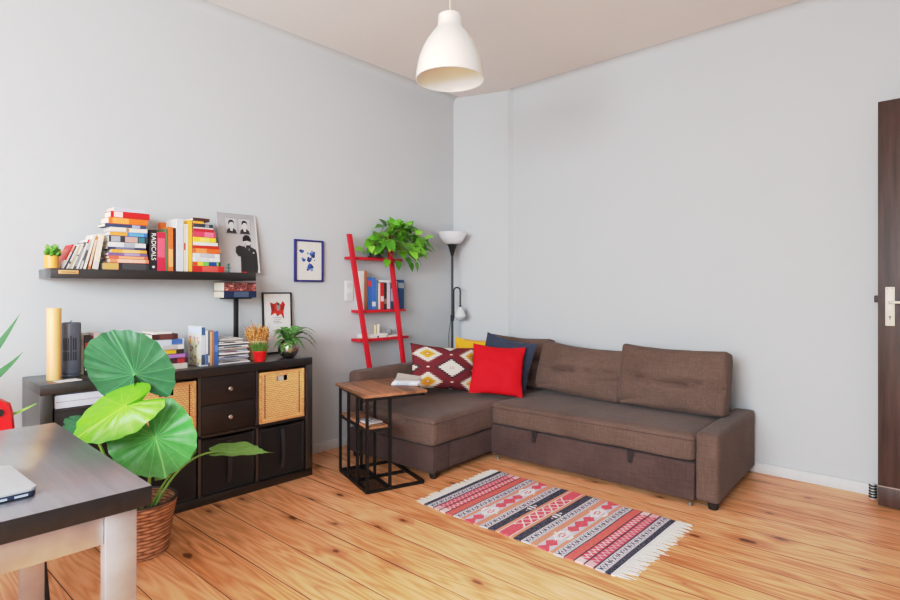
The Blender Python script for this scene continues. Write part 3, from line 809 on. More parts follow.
# succulent in a wood-wrapped pot
P = at(53, 269, x=.19)
sp = empty('potted_succulent', 'small green succulent in an ochre wooden pot at the left end of the wall shelf', 'plant', (.222, ysp(51.6, .222), SZ))
MB().lathe([(.026, 0), (.031, .002), (.0315, .064), (.028, .066), (.027, .05), (.001, .05)], 28).build('pot', wood_mat('ochre_wood', (206, 132, 52), (240, 176, 88), 1, 'z', .5), sp)
def blob_leaf(mb, c, d, L, W, Tn):
    """fleshy leaf: ellipsoid along d"""
    d = Vector(d).normalized(); x = d.orthogonal().normalized(); y = d.cross(x)
    R = []
    for i in range(7):
        t = i / 6; r = math.sin(PI * (t * .94 + .03)) ** .8
        R.append([Vector(c) + d * L * t + x * W * r * math.cos(2 * PI * j / 8) + y * Tn * r * math.sin(2 * PI * j / 8) for j in range(8)])
    mb.rings(R)
mb = MB()
for i in range(40):
    a = rnd.uniform(0, 2 * PI); e = rnd.uniform(.1, 1.4); rr = rnd.uniform(0, .018)
    blob_leaf(mb, (rr * math.cos(a), rr * math.sin(a), .058 + rnd.uniform(0, .032)), (math.cos(a) * math.cos(e), math.sin(a) * math.cos(e), math.sin(e)), rnd.uniform(.024, .042), .013, .008)
mb.tube([(0, .02, .06), (.004, .026, .09), (.004, .027, .122)], [.003, .003, .002], 6)
mb.build('foliage', M((88, 140, 48), .5), sp)

# print leaning on the wall at the right end of the shelf (greyscale photograph of people)
def grad_mat(name, a, b_, axis=1):
    m, nt, b = newmat(name); setc(b, a, .5)
    uvw = xyz(nt, coords(nt, 'UV'))
    nt.links.new(ramp(nt, uvw[axis], [(0, a), (1, b_)]), b.inputs['Base Color']); return m
PW, PH, PT = .272, .405, .006
tl, bl = Vector((.022, -2.552, 1.748)), Vector((.085, -2.546, SZ + .003))
up = (tl - bl); PH = up.length; up.normalize(); right = Vector((0, 1, 0)); nrm = right.cross(up).normalized()
mat4 = Matrix((( right.x, up.x, nrm.x, bl.x), (right.y, up.y, nrm.y, bl.y), (right.z, up.z, nrm.z, bl.z), (0, 0, 0, 1)))
mb = MB().box((0, 0, -PT), (PW, PH, 0))
po = mb.build('photo_print', M((214, 212, 208), .6), None, smooth=False); po.matrix_world = mat4
tag(po, 'black and white photo print of a man in cap and coat, at the shelf end', 'print')
PM = [grad_mat('print_grey', (206, 206, 206), (150, 150, 151)), M((44, 44, 46), .6), M((206, 205, 203), .6), M((178, 178, 178), .6), M((96, 96, 98), .6), M((22, 22, 24), .6), M((190, 40, 34), .6)]
mb = MB()
lay = [0]
def shp(mi, pts):
    mb.mi = mi; lay[0] += .00012
    vs_ = [mb.v((x * PW, y * PH, lay[0])) for x, y in pts]
    mb.face(vs_, [(x, y) for x, y in pts])
def ell(mi, cx, cy, rx, ry, n=20): shp(mi, [(cx + rx * math.cos(2 * PI * i / n), cy + ry * math.sin(2 * PI * i / n)) for i in range(n)])
lay[0] = .0002
shp(0, [(0, 0), (.97, 0), (.97, 1), (0, 1)])
for cx in (.345, .685):   # two small portraits
    shp(4, [(cx - .155, .655), (cx + .155, .655), (cx + .155, .925), (cx - .155, .925)])
    shp(3, [(cx - .15, .66), (cx + .15, .66), (cx + .15, .92), (cx - .15, .92)])
    shp(1, [(cx - .13, .662), (cx + .13, .662), (cx + .11, .715), (cx + .05, .745), (cx - .05, .745), (cx - .11, .72)])
    shp(2, [(cx - .03, .70), (cx + .03, .70), (cx + .035, .75), (cx - .035, .75)])
    ell(2, cx, .80, .062, .062); 
    shp(5, [(cx - .07, .80), (cx - .07, .85), (cx - .04, .885), (cx + .03, .89), (cx + .07, .86), (cx + .068, .80), (cx + .05, .845), (cx - .02, .85)])
    shp(4, [(cx - .032, .805), (cx - .008, .805), (cx - .008, .812), (cx - .032, .812)]); shp(4, [(cx + .01, .805), (cx + .034, .805), (cx + .034, .812), (cx + .01, .812)])
    shp(4, [(cx - .018, .768), (cx + .018, .768), (cx + .018, .774), (cx - .018, .774)]); shp(3, [(cx - .006, .785), (cx + .006, .785), (cx, .805)])
# man in coat
shp(1, [(.50, .0), (.93, .0), (.955, .10), (.955, .33), (.93, .40), (.80, .445), (.60, .445), (.47, .42), (.42, .44), (.40, .34), (.46, .28), (.52, .27)])
shp(5, [(.60, .27), (.57, .02), (.58, .02), (.61, .27)]); shp(5, [(.88, .30), (.87, .02), (.88, .02), (.89, .30)])
shp(2, [(.715, .445), (.775, .445), (.755, .36)]); shp(5, [(.735, .44), (.76, .44), (.752, .34)])
ell(2, .715, .50, .095, .075); shp(1, [(.66, .47), (.62, .43), (.70, .40), (.79, .42), (.81, .50), (.78, .47)])
shp(5, [(.60, .53), (.61, .60), (.68, .645), (.77, .635), (.82, .58), (.815, .525), (.72, .545)])
shp(3, [(.62, .42), (.67, .42), (.70, .50), (.67, .53), (.62, .49)]); shp(1, [(.42, .43), (.50, .46), (.66, .44), (.63, .38), (.50, .36)])
shp(4, [(.725, .515), (.745, .515), (.745, .522), (.725, .522)]); shp(4, [(.765, .512), (.785, .512), (.785, .519), (.765, .519)])
shp(2, [(.845, .33), (.885, .335), (.88, .355), (.845, .352)])
shp(6, [(.50, .0), (.66, .0), (.62, .02), (.52, .018)])
mb.build('printed_picture', PM, po, smooth=False, recalc=False)
# little green figurine in front of it
P = at(228.6, 272.2, x=.2)
fg = empty('figurine', 'tiny dark green cactus-like figurine in front of the photo print', 'figurine', (.2, ysp(228.6, .2), SZ))
GR = M((34, 84, 66), .4)
MB().lathe([(.010, 0), (.010, .005), (.004, .008)], 14).build('base', GR, fg)
MB().lathe([(.004, .006), (.0055, .012), (.004, .020), (.0065, .026), (.0045, .034), (.004, .040), (.0065, .045), (.007, .051), (.004, .057), (.0005, .058)], 14).build('body', GR, fg)
for s in (-1, 1): MB().tube([(0, 0, .027), (0, s * .010, .029), (0, s * .012, .034)], [.003, .003, .002], 8).build('arm', GR, fg)

# ------------------------------------------------------------------ wall pictures
BF = wood_mat('blue_frame', (34, 38, 104), (48, 54, 128), 1, 'z', .4)
a, b_ = at(293.5, 239, x=.0), at(322, 282, x=.0)
w, h = b_.y - a.y, a.z - b_.z
def frame_pic(name, label, w, h, loc, rot, fm, fw, depth, paperc):
    r = empty(name, label, 'picture', loc, rot)
    mb = MB()   # local: x out of the wall, y across, z up
    mb.box((0, 0, 0), (depth, fw, h)).box((0, w - fw, 0), (depth, w, h)).box((0, fw, 0), (depth, w - fw, fw)).box((0, fw, h - fw), (depth, w - fw, h))
    mb.build('picture_frame', fm, r, bevel=.0012)
    MB().box((.002, fw * .9, fw * .9), (depth * .5, w - fw * .9, h - fw * .9)).build('paper', M(paperc, .8), r, smooth=False)
    return r
fb = frame_pic('picture', 'small blue-framed picture of blue brush marks on the wall left of the red ladder', w, h, (.001, a.y, b_.z), (0, 0, 0), BF, .014, .022, (226, 218, 206))
mb = MB(); bl_m = [M((54, 92, 160), .7), M((34, 52, 110), .7), M((120, 150, 190), .7)]
k = 0
for cx, cy, r0, mi in ((.25, .72, .055, 0), (.20, .735, .03, 1), (.63, .66, .075, 0), (.66, .62, .05, 1), (.60, .72, .035, 2), (.46, .68, .03, 2), (.31, .52, .05, 0), (.27, .555, .03, 2), (.50, .53, .06, 1), (.56, .55, .04, 0), (.70, .515, .018, 1), (.50, .35, .055, 0), (.60, .36, .045, 1), (.46, .285, .035, 0), (.60, .29, .04, 2), (.54, .41, .04, 0)):
    k += 1; n = 14; ph = rnd.uniform(0, 6); r0 *= 1.3
    pts = [(.0113 + k * .00004, w * (cx + r0 * (1 + .25 * math.sin(3 * t + ph)) * math.cos(t)), h * (cy + r0 * .75 * (1 + .25 * math.cos(2 * t + ph)) * math.sin(t))) for t in [2 * PI * i / n for i in range(n)]]
    mb.mi = mi; mb.poly(pts)
mb.build('brush_marks', bl_m, fb, smooth=False, recalc=False)

a, b_ = at(261, 293, x=.0), at(290, 330, x=.0)
w = b_.y - a.y; h = .43
f2 = frame_pic('picture', 'black-framed print with red shapes standing on the sideboard against the wall', w, h, (.022, a.y, KH + .001), (0, math.radians(-2.2), 0), BLACK, .009, .016, (222, 220, 216))
mb = MB(); rm = [M((190, 52, 38), .7), M((140, 36, 30), .7), M((150, 150, 152), .7), M((70, 70, 74), .7)]
def pg(mi, L, pts): mb.mi = mi; mb.poly([(.0082 + L * .0001, w * x, h * y) for x, y in pts])
pg(0, 1, [(.26, .84), (.30, .70), (.27, .62), (.44, .66), (.50, .60), (.62, .64), (.74, .56), (.72, .68), (.78, .80), (.70, .86), (.62, .80), (.50, .845), (.40, .81)])
pg(1, 2, [(.28, .80), (.38, .79), (.42, .70), (.34, .68)]); pg(1, 2, [(.62, .76), (.74, .82), (.73, .72), (.64, .70)]); pg(1, 2, [(.64, .63), (.72, .60), (.73, .55)])
pg(2, 3, [(.48, .82), (.58, .82), (.60, .74), (.55, .69), (.49, .72)]); pg(3, 4, [(.49, .825), (.58, .825), (.57, .785), (.50, .79)]); pg(3, 4, [(.51, .755), (.56, .755), (.56, .75), (.51, .75)])
for i, yy in enumerate((.585, .55, .525, .50)): pg(3, 1, [(.36 + .03 * (i % 2), yy), (.66 - .04 * (i % 3), yy), (.66 - .04 * (i % 3), yy - .008), (.36 + .03 * (i % 2), yy - .008)])
mb.build('printed_shapes', rm, f2, smooth=False, recalc=False)

# wall socket behind the ladder
a = at(349.5, 287, x=0)
so = MB().box((0, -.04, -.08), (.009, .04, .08)).build('wall_socket', M((222, 222, 220), .4), None, (.0005, a.y - .01, a.z - .03), bevel=.003)
tag(so, 'white double wall socket beside the red ladder shelf', 'socket')
for z_ in (-.04, .04): MB().tube([(.009, 0, z_), (.0105, 0, z_)], .026, 24).build('socket_face', M((206, 206, 205), .4), so)

# ================================================================== THINGS ON THE SIDEBOARD
G = 'things on the sideboard'
P = at(53.2, 379, z=KH)
tb = MB().lathe([(.0315, 0), (.0315, .358), (.0305, .3595), (.027, .3595), (.027, .01), (.001, .01)], 36).build('bamboo_vase', wood_mat('pale_bamboo', (214, 160, 92), (238, 194, 130), .6, 'z', .45), None, (.25, at(54, 378, x=.25).y, KH))
tag(tb, 'tall slim pale bamboo tube vase at the left end of the sideboard', 'vase')
# dark tower speaker
tw = empty('tower_speaker', 'dark grey cylindrical tower with slotted grille beside the bamboo tube', 'speaker', (.17, at(70.6, 375, x=.17).y, KH))
DG = M((92, 97, 108), .42)
MB().lathe([(.036, .0), (.039, .003), (.039, .012), (.045, .016), (.0465, .02), (.0465, .272), (.045, .278), (.041, .280), (.040, .275), (.001, .275)], 40).build('body', DG, tw)
mb = MB()
for i in range(-3, 3):
    for z0, z1 in ((.085, .130), (.138, .202)):
        a0 = -.30 + (i + .5) * .23
        if i in (0,) : z1 += .012
        A = [(.0472 * math.cos(a0 - .075 + .15 * k / 3), .0472 * math.sin(a0 - .075 + .15 * k / 3)) for k in range(4)]
        for k in range(3): mb.poly([(A[k][0], A[k][1], z0), (A[k + 1][0], A[k + 1][1], z0), (A[k + 1][0], A[k + 1][1], z1), (A[k][0], A[k][1], z1)])
mb.build('grille', M((46, 49, 57), .6), tw, smooth=False)
MB().tube([(.0, 0, .275), (-.012, .004, .288), (-.02, .012, .287)], .002, 6).build('cable_loop', BLACK, tw)
# flat paper + cable
P = at(60, 381.5, z=KH)
pp = MB().box((-.035, -.05, 0), (.035, .05, .003)).build('notepad', M((206, 202, 200), .8), None, (.345, -3.44, KH + .0005), (0, 0, .15)); tag(pp, 'small white notepad lying in front of the bamboo tube', 'notepad')
cb = MB().tube([(.33 + .03 * math.cos(t) * (1 + .1 * t), -3.31 + .035 * math.sin(t), KH + .003 + .0008 * t) for t in [i * .5 for i in range(26)]], .0025, 6).build('cable', M((60, 60, 64), .5), None); tag(cb, 'coiled thin grey cable right of the dark tower', 'cable')

# row of books along the wall, mostly behind the big leaf
G_RB = 'books standing along the wall on the sideboard'
row = [(.013, .215, (226, 214, 180), 'cream book first of the back row by the tower'), (.030, .205, (44, 34, 36), 'black thick book with red mark in the back row by the tower'), (.012, .20, (120, 60, 52), 'thin brick red book in the back row on the sideboard'), (.034, .212, (176, 152, 150), 'wide dusty pink book in the back row on the sideboard'), (.018, .19, (214, 188, 140), 'sand coloured book in the back row on the sideboard'), (.016, .20, (210, 206, 198), 'off-white book in the back row behind the big leaf'), (.014, .195, (72, 130, 140), 'teal book in the back row behind the big leaf'), (.014, .19, (204, 198, 186), 'light grey book right of the teal one'), (.013, .196, (38, 44, 70), 'dark navy book at the end of the back row by the leaf')]
y = at(81.5, 372, x=.17).y
for th_, ht_, c, l in row:
    book(l, th_, ht_ * 1.02, .13, c, (.17 - (.0 if th_ > .02 else .012), y, KH + .0005), group=G_RB, bands=((.55, .8, (170, 50, 40)), (.1, .3, (210, 206, 200))) if c == (44, 34, 36) else ((.7, .85, (200, 190, 180)),))
    y += th_ + .0012

# lying stack right of the big leaf
G_MS = 'books lying in the short stack on the sideboard'
X2 = .33
vs = [367.3, 361.5, 356, 351.7, 347.2, 342.5, 336.5, 331.2, 328.8]
u1 = [187.6, 188, 187, 184, 184, 184, 178, 172]
u0 = [150, 151, 152, 152, 153, 152, 152, 153]
cols = [(222, 218, 210), (74, 42, 52), (126, 70, 146), (60, 54, 50), (222, 220, 216), (196, 208, 224), (66, 34, 34), (222, 218, 212)]
labs = ['white book at the bottom of the short stack behind the leaf', 'dark maroon book second from the bottom of the short stack', 'purple book in the short stack on the sideboard', 'dark book with a yellow spine label in the short stack', 'white book above the yellow-labelled one in the short stack', 'pale blue book under the maroon one in the short stack', 'maroon-brown book near the top of the short stack', 'thin pale booklet on top of the short stack']
bands = {1: ((.1, .3, (190, 60, 70)), (.5, .9, (110, 90, 110))), 2: ((.05, .6, (170, 130, 190)),), 3: ((.25, .7, (236, 190, 50)),), 5: ((.05, .4, (70, 110, 170)),), 4: ((.2, .7, (180, 180, 184)),), 6: ((.2, .7, (100, 56, 52)),)}
zprev = KH; dz = KH - zv(170, vs[0], X2)
for i in range(8):
    zt = zv(170, vs[i + 1], X2) + dz
    flat(u0[i], u1[i], zprev, zt, cols[i], labs[i], x=X2 - .01 * (i % 2), dp=.17, group=G_MS, bands=bands.get(i, ()))
    zprev = zt
# upright group with a flowered cover
G_U2 = 'books standing in the middle of the sideboard'
X3 = .34
def up2(a, b_, vt, col, lab, dp=.16, x=X3, **k):
    ya, yb = at(a, 365, x=x).y, at(b_, 365, x=x).y
    zt = KH + (at((a + b_) / 2, vt, x=x).z - at((a + b_) / 2, 366.2, x=x).z)
    return book(lab, yb - ya - .001, zt - KH, dp, col, (x, ya, KH + .0005), group=G_U2, **k)
fbk = up2(201.2, 205.6, 326, (198, 210, 222), 'upright book with a white cover of small coloured flowers', dp=.185, bands=((.78, .98, (60, 96, 130)), (.05, .3, (70, 90, 120))))
mb = MB(); fm = [M((226, 222, 206), .6), M((214, 60, 56), .6), M((236, 190, 60), .6), M((110, 150, 90), .6), M((230, 150, 160), .6), M((206, 220, 236), .6), M((150, 110, 160), .6)]
H_ = fbk.dimensions.z
mb.mi = 0; mb.poly([(-.18, -.0004, .004), (-.003, -.0004, .004), (-.003, -.0004, H_ - .004), (-.18, -.0004, H_ - .004)])
mb.mi = 5; mb.poly([(-.175, -.0006, H_ * .80), (-.006, -.0006, H_ * .80), (-.006, -.0006, H_ * .97), (-.175, -.0006, H_ * .97)])
for i in range(52):
    cx, cz = rnd.uniform(-.168, -.012), rnd.uniform(.012, H_ * .76); r0 = rnd.uniform(.004, .010); mb.mi = rnd.choice((1, 2, 3, 3, 4, 2, 6)); ph = rnd.uniform(0, 6)
    mb.poly([(cx + r0 * (1 + .35 * math.cos(5 * t + ph)) * math.cos(t), -.0008 - i * .00002, cz + r0 * (1 + .35 * math.cos(5 * t + ph)) * math.sin(t)) for t in [2 * PI * j / 20 for j in range(20)]])
mb.build('flowered_cover', fm, fbk, smooth=False, recalc=False)
up2(205.8, 208, 330.5, (226, 226, 228), 'thin white upright book right of the flowered one', bands=((.05, .35, (70, 110, 170)),))
up2(208.1, 210.2, 331, (104, 112, 124), 'thin slate grey upright book in the middle group', bands=((.1, .3, (210, 210, 210)),))
up2(210.3, 211.9, 332, (206, 176, 140), 'very thin tan upright book in the middle group', dp=.15)
up2(212, 214.4, 331.5, (166, 112, 78), 'brown upright book left of the blue one', dp=.15)
up2(214.6, 218.6, 332, (50, 104, 172), 'bright blue upright book beside the magazine pile', dp=.17, bands=((.4, .6, (90, 140, 200)),))

# pile of magazines
G_PM = 'magazines in the loose pile on the sideboard'
z = KH + .0003
y_l, y_r = at(219.3, 365, x=.36).y, at(251, 362, x=.36).y
pl_c = [(206, 204, 206), (196, 190, 188), (222, 220, 220), (150, 160, 182), (214, 212, 212), (130, 128, 136), (226, 224, 222), (176, 184, 198), (208, 206, 204), (190, 182, 176), (222, 222, 224), (116, 120, 132), (216, 214, 212), (206, 202, 196), (226, 226, 226), (210, 210, 208)]
order = ['bottom', 'second', 'third', 'fourth', 'fifth', 'sixth', 'seventh', 'eighth', 'ninth', 'tenth', 'eleventh', 'twelfth', 'thirteenth', 'fourteenth', 'fifteenth', 'topmost']
TH = [.0105, .009, .011, .0085, .010, .0095, .0115, .009, .0105, .0085, .010, .009, .009, .0095, .008, .007]
for i in range(16):
    th_ = TH[i]; wv = (rnd.random() - .5)
    ln = (y_r - y_l) * (1.0 if i < 3 else .93 + .05 * rnd.random()) * (.78 if i >= 13 else 1)
    dp = .20
    n = 8; mb = MB(); cx = .34 - .012 * (i % 3)
    yc = (y_l + y_r) / 2 + .012 * wv - (.012 if i >= 13 else 0)
    lab = ('magazine lying at the bottom of the loose pile' if i == 0 else 'topmost magazine of the loose pile on the sideboard' if i == 15 else order[i] + ' magazine from the bottom of the loose pile on the sideboard')
    for lo_, hi_, inset, nm in ((0, th_, 0, 'cover'),):
        R = []
        for j in range(n + 1):
            yy = -ln / 2 + ln * j / n
            sag = -.0022 * math.sin(j * 1.3 + i) * (1 if 0 < j < n else .3)
            xo = .004 * math.sin(j * .9 + i * 2)
            R.append([(-dp, yy, lo_ + .001), (xo, yy, lo_ + .0012), (xo + .0015, yy, (lo_ + hi_) / 2), (xo, yy, hi_ - .0012), (-dp, yy, hi_ - .001)])
        mb.rings(R)
    mg = mb.build('magazine', M(pl_c[i], .6), None, (cx, yc, z), (0, 0, .05 * wv))
    tag(mg, lab, 'magazine', G_PM)
    MB().box((-dp + .02, -ln / 2 - .0012, th_ * .25), (-.006, -ln / 2 + .002, th_ * .8)).build('page_block', M((226, 222, 216), .9), mg, smooth=False)
    if i % 3 == 1: MB().box((.001, -ln * .30, th_ * .3), (.0058, ln * (.1 + .25 * rnd.random()), th_ * .62)).build('spine_print', M(rnd.choice([(70, 74, 90), (150, 60, 60), (90, 110, 150), (60, 60, 62)]), .6), mg, smooth=False)
    z += th_ + .0001

# column stand with two books on top
cs = empty('column_stand', 'slim black column stand on the sideboard behind the magazine pile', 'stand', (.10, at(236, 330, x=.10).y, KH))
MB().box((-.07, -.07, 0), (.07, .07, .012)).build('base_plate', BLACK, cs, bevel=.003)
MB().box((-.0125, -.0125, .012), (.0125, .0125, 1.178 - KH)).build('pole', BLACK, cs, bevel=.003)
MB().box((-.06, -.08, 1.178 - KH), (.06, .08, 1.186 - KH)).build('top_plate', BLACK, cs, bevel=.002)
ya, yb = at(224, 290, x=.2).y, at(256.5, 290, x=.2).y
zz = 1.1865
kb = book('navy blue book lying on the black column stand', .042, yb - ya, .15, (24, 40, 72), (.2, yb, zz), (PI / 2, 0, 0), group='books on the column stand', bands=((.25, .7, (70, 84, 110)),), hard=True, pages=(226, 214, 190))
kb2 = book('thick book with a mottled red spine on top of the column stand', .056, (yb - ya) * .98, .15, (120, 62, 58), (.198, yb - .002, zz + .0425), (PI / 2, 0, 0), group='books on the column stand', hard=True, pages=(230, 220, 198))
mb = MB()
for i in range(42):
    zz_ = rnd.uniform(.01, (yb - ya) * .95); yy_ = rnd.uniform(.004, .050); mb.mi = i % 3; r0 = rnd.uniform(.004, .011)
    mb.poly([(.0008 + i * .00002, yy_ + r0 * .6 * math.cos(t) if 0 < yy_ + r0 * .6 * math.cos(t) < .056 else yy_, zz_ + r0 * math.sin(t)) for t in [2 * PI * j / 8 for j in range(8)]])
mb.build('spine_pattern', [M((206, 150, 140), .6), M((70, 40, 40), .6), M((170, 90, 84), .6)], kb2, smooth=False, recalc=False)

# heather in a tan pot
hp = empty('potted_heather', 'ochre dried heather in a tan pot on the sideboard', 'plant', (.235, at(257.5, 345, x=.235).y, KH))
MB().lathe([(.050, 0), (.056, .004), (.066, .10), (.0685, .118), (.0685, .125), (.064, .125), (.062, .11), (.001, .108)], 32).build('pot', M((196, 160, 116), .7), hp)
HG = [M((206, 152, 78), .8), M((166, 112, 56), .8), M((226, 184, 116), .8)]
mb = MB()
for i in range(150):
    a = rnd.uniform(0, 2 * PI); rr = .056 * math.sqrt(rnd.random()); sp_ = rnd.uniform(.02, .5); hgt = rnd.uniform(.05, .118) * (1.1 - 4 * rr)
    p0 = Vector((rr * math.cos(a), rr * math.sin(a), .112)); d_ = Vector((math.cos(a) * sp_, math.sin(a) * sp_, 1)).normalized()
    mb.mi = i % 3
    mb.tube([p0 + d_ * hgt * t / 3 for t in range(4)], [.002, .002, .0018, .0008], 4)
    for k in range(7):
        t = .2 + .8 * k / 7; q0 = p0 + d_ * hgt * t; az = k * 2.4 + i
        dd = (Vector((math.cos(az), math.sin(az), .9)) ).normalized(); mb.mi = (i + k) % 3
        mb.tube([q0, q0 + dd * .007, q0 + dd * .014 * (1.15 - t * .6)], [.0022, .0038, .0008], 4)
mb.build('foliage', HG, hp)
mb = MB(); mb.tube([(0.01, -.01, .1), (0.0, -.03, .21), (.0, -.045, .26)], [.002, .0015, .001], 5); mb.tube([(0.02, .03, .1), (0.02, .06, .2), (.02, .07, .235)], [.002, .0015, .001], 5); mb.build('stem', M((150, 70, 60), .7), hp)
# red pot
rp = empty('potted_grass', 'little green plant in a bright red pot at the front edge of the sideboard', 'plant', (.372, at(259.5, 355, x=.372).y, KH))
MB().lathe([(.026, 0), (.030, .003), (.0385, .055), (.041, .058), (.041, .068), (.037, .068), (.036, .058), (.001, .056)], 32).build('pot', M((222, 28, 34), .35), rp)
mb = MB()
for i in range(110):
    a = rnd.uniform(0, 2 * PI); rr = .03 * math.sqrt(rnd.random()); sp_ = rnd.uniform(.0, .7); hgt = rnd.uniform(.035, .08)
    p0 = Vector((rr * math.cos(a), rr * math.sin(a), .054)); d_ = Vector((math.cos(a) * sp_, math.sin(a) * sp_, 1)).normalized()
    mb.tube([p0, p0 + d_ * hgt * .6, p0 + d_ * hgt], [.0025, .003, .0008], 4)
mb.build('foliage', M((92, 132, 60), .6), rp)
# silver globe vase with fern
fv = empty('potted_fern', 'feathery green fern in a round silver globe vase on the sideboard', 'plant', (.30, at(288.5, 350, x=.30).y, KH))
SILV, nt_, b_ = newmat('hammered_silver'); setc(b_, (186, 178, 170), .24, 1)
bump(nt_, b_, noise_n(nt_, coords(nt_), 60, 2), .25, .01)
MB().lathe([(.030, 0), (.043, .006), (.060, .026), (.0685, .052), (.0695, .066), (.066, .088), (.055, .108), (.046, .117), (.044, .117), (.044, .10), (.001, .098)], 40).build('pot', SILV, fv)
FERN = M((104, 156, 76), .55); FERN2 = M((66, 112, 56), .55)
mb = MB(); st_ = MB()
def frond(base, az, L, rise, droop, pin=.034, up=0):
    pts = []
    for i in range(13):
        t = i / 12; r_ = L * t
        pts.append(Vector((base[0] + math.cos(az) * r_, base[1] + math.sin(az) * r_, base[2] + rise * math.sin(min(1, t * 1.25) * PI / 2) - droop * t * t)))
    st_.tube(pts, [.0014] * 12 + [.0006], 4)
    side = Vector((-math.sin(az), math.cos(az), 0))
    for i in range(2, 13):
        t = i / 12; l = pin * math.sin(PI * min(1, .18 + t * .82)) + .004
        tdir = (pts[i] - pts[i - 1]).normalized()
        for s in (-1, 1):
            for kk in (0, .5):
                o_ = pts[i] - tdir * .010 * kk; d_ = (side * s + tdir * .45 + Vector((0, 0, -.12))).normalized()
                mb.mi = (i + (s > 0)) % 2
                wv = tdir * .0046
                mb.poly([o_ - wv * .5, o_ + d_ * l * .5 - wv, o_ + d_ * l, o_ + d_ * l * .5 + wv, o_ + wv * .5])
# image right is +Y-ish, image left is -Y
for az, L, rise, droop in ((1.5, .21, .12, .15), (1.25, .18, .13, .07), (.9, .16, .11, .06), (-1.35, .11, .11, .05), (-1.7, .10, .12, .06), (1.45, .20, .075, .13), (1.7, .15, .10, .06), (1.1, .17, .06, .08), (1.95, .11, .12, .03), (-1.5, .11, .05, .08), (-1.2, .11, .08, .05), (-1.9, .10, .09, .05), (.5, .12, .06, .10), (-.5, .13, .05, .10), (.0, .11, .07, .09), (2.5, .11, .10, .02), (-2.4, .11, .10, .03), (3.1, .09, .11, .02), (1.3, .12, .11, .02), (-1.0, .10, .03, .09)):
    frond((.0, 0, .10), az, L, rise, droop)
mb.build('foliage', [FERN, FERN2], fv, smooth=False, recalc=False)
st_.build('stem', M((80, 96, 52), .6), fv)

# ================================================================== RED LADDER SHELF
ld = empty('ladder_shelf', 'bright red leaning ladder shelf between sideboard and sofa', 'shelf', (0, 0, 0))
A0, A1 = at(349.2, 234, x=.10), at(369.3, 366, x=.152)
dA = (A1 - A0); dA = dA / (A0.z - A1.z)          # per metre downwards
B1 = at(403.3, 362, x=.150); B0 = at(388.0, 233, x=.10); dB = (B1 - B0) / (B0.z - B1.z)
def rail_at(R0, z): return R0 + (dA if R0 is A0 else dB) * (R0.z - z)
for R0 in (A0, B0):
    p_ = rail_at(R0, .0) ; mb = MB(); wy, wx = .037, .028
    q_ = R0
    R = []
    for c in (q_, p_): R.append([(c.x - wx / 2, c.y - wy / 2, c.z), (c.x + wx / 2, c.y - wy / 2, c.z), (c.x + wx / 2, c.y + wy / 2, c.z), (c.x - wx / 2, c.y + wy / 2, c.z)])
    mb.rings(R); mb.build('rail', REDPAINT, ld, bevel=.003)
SHZ = []
for uL, uR, vL, xf in ((344.8, 402.5, 257.2, .118), (351.5, 405.8, 309, .157), (351.5, 408.8, 337.0, .178)):
    L_ = at(uL, vL, x=xf); rl = rail_at(A0, L_.z - .006).x - .0145
    L_, R_ = at(uL, vL, x=.012), at(uR, vL + 3, x=rl); L_.z = at(uL + 6, vL, x=rl).z
    zc = (L_.z + R_.z) / 2 - .003
    mb = MB().box((.008, L_.y, zc - .011), (rl, R_.y, zc + .011))
    mb.build('shelf_board', REDPAINT, ld, bevel=.002)
    SHZ.append((zc + .0115, rl, L_.y, R_.y))
for uL, xf in ((0, 0),):
    zc = .46; L_, R_ = rail_at(A0, zc), rail_at(B0, zc)
    MB().box((.008, L_.y - .06, zc - .011), (L_.x - .014, R_.y + .06, zc + .011)).build('shelf_board', REDPAINT, ld, bevel=.002)
# books on ladder shelf 2
z2, x2, yl2, yr2 = SHZ[1]
def lad(u0, u1, vt, col, lab, dp=.088, name='book', lean=0, **k):
    xx = x2 - .03
    a_, b2 = at(u0, 300, x=xx).y, at(u1, 300, x=xx).y
    zt = at((u0 + u1) / 2, vt, x=xx).z
    return book(lab, b2 - a_ - .001, zt - z2, dp, col, (xx, a_, z2 + .0005), group='books on the red ladder shelf', name=name, **k)
wb = lad(364, 367.2, 271, (222, 220, 214), 'tall white binder at the left of the ladder shelf books', bands=((0, 1, (170, 108, 66)),), dp=.095)
a_ = at(366, 300, x=x2 - .012).y - .0
for args in ((367.8, 371.8, 277.5, (58, 110, 176), 'blue book with a red mark, next to the white binder', ((.72, .9, (214, 60, 60)),)), (371.9, 376, 278, (66, 120, 196), 'mid blue book on the ladder shelf, third from left', ((.1, .25, (210, 220, 230)),)), (376.2, 378.4, 280, (96, 126, 158), 'thin grey-blue book on the ladder shelf', ()), (378.6, 380.4, 283, (226, 216, 206), 'thin cream book left of the red one on the ladder shelf', ()), (380.6, 384, 283, (204, 36, 44), 'red book in the middle of the ladder shelf row', ((.3, .5, (236, 200, 200)),)), (384.2, 387, 283, (64, 44, 44), 'dark brown book right of the red one on the ladder shelf', ((.2, .4, (150, 120, 110)),)), (387.2, 390.4, 282, (206, 204, 214), 'pale lilac book on the ladder shelf', ()), (390.6, 395.2, 283.5, (74, 72, 100), 'dark violet book on the ladder shelf', ((.3, .8, (180, 176, 196)),)), (395.4, 397.4, 281, (222, 222, 222), 'thin white book left of the navy one on the ladder shelf', ()), (397.6, 404.2, 280, (34, 72, 120), 'navy book with a pale emblem at the right end of the ladder shelf row', ((.72, .9, (150, 166, 180)),))):
    lad(*args[:5], bands=args[5])
xx = x2 - .034
ya, yb = at(379, 280, x=xx).y, at(396, 280, x=xx).y
zt = max(at(383, 282, x=xx).z, at(389, 281, x=xx).z) + .002
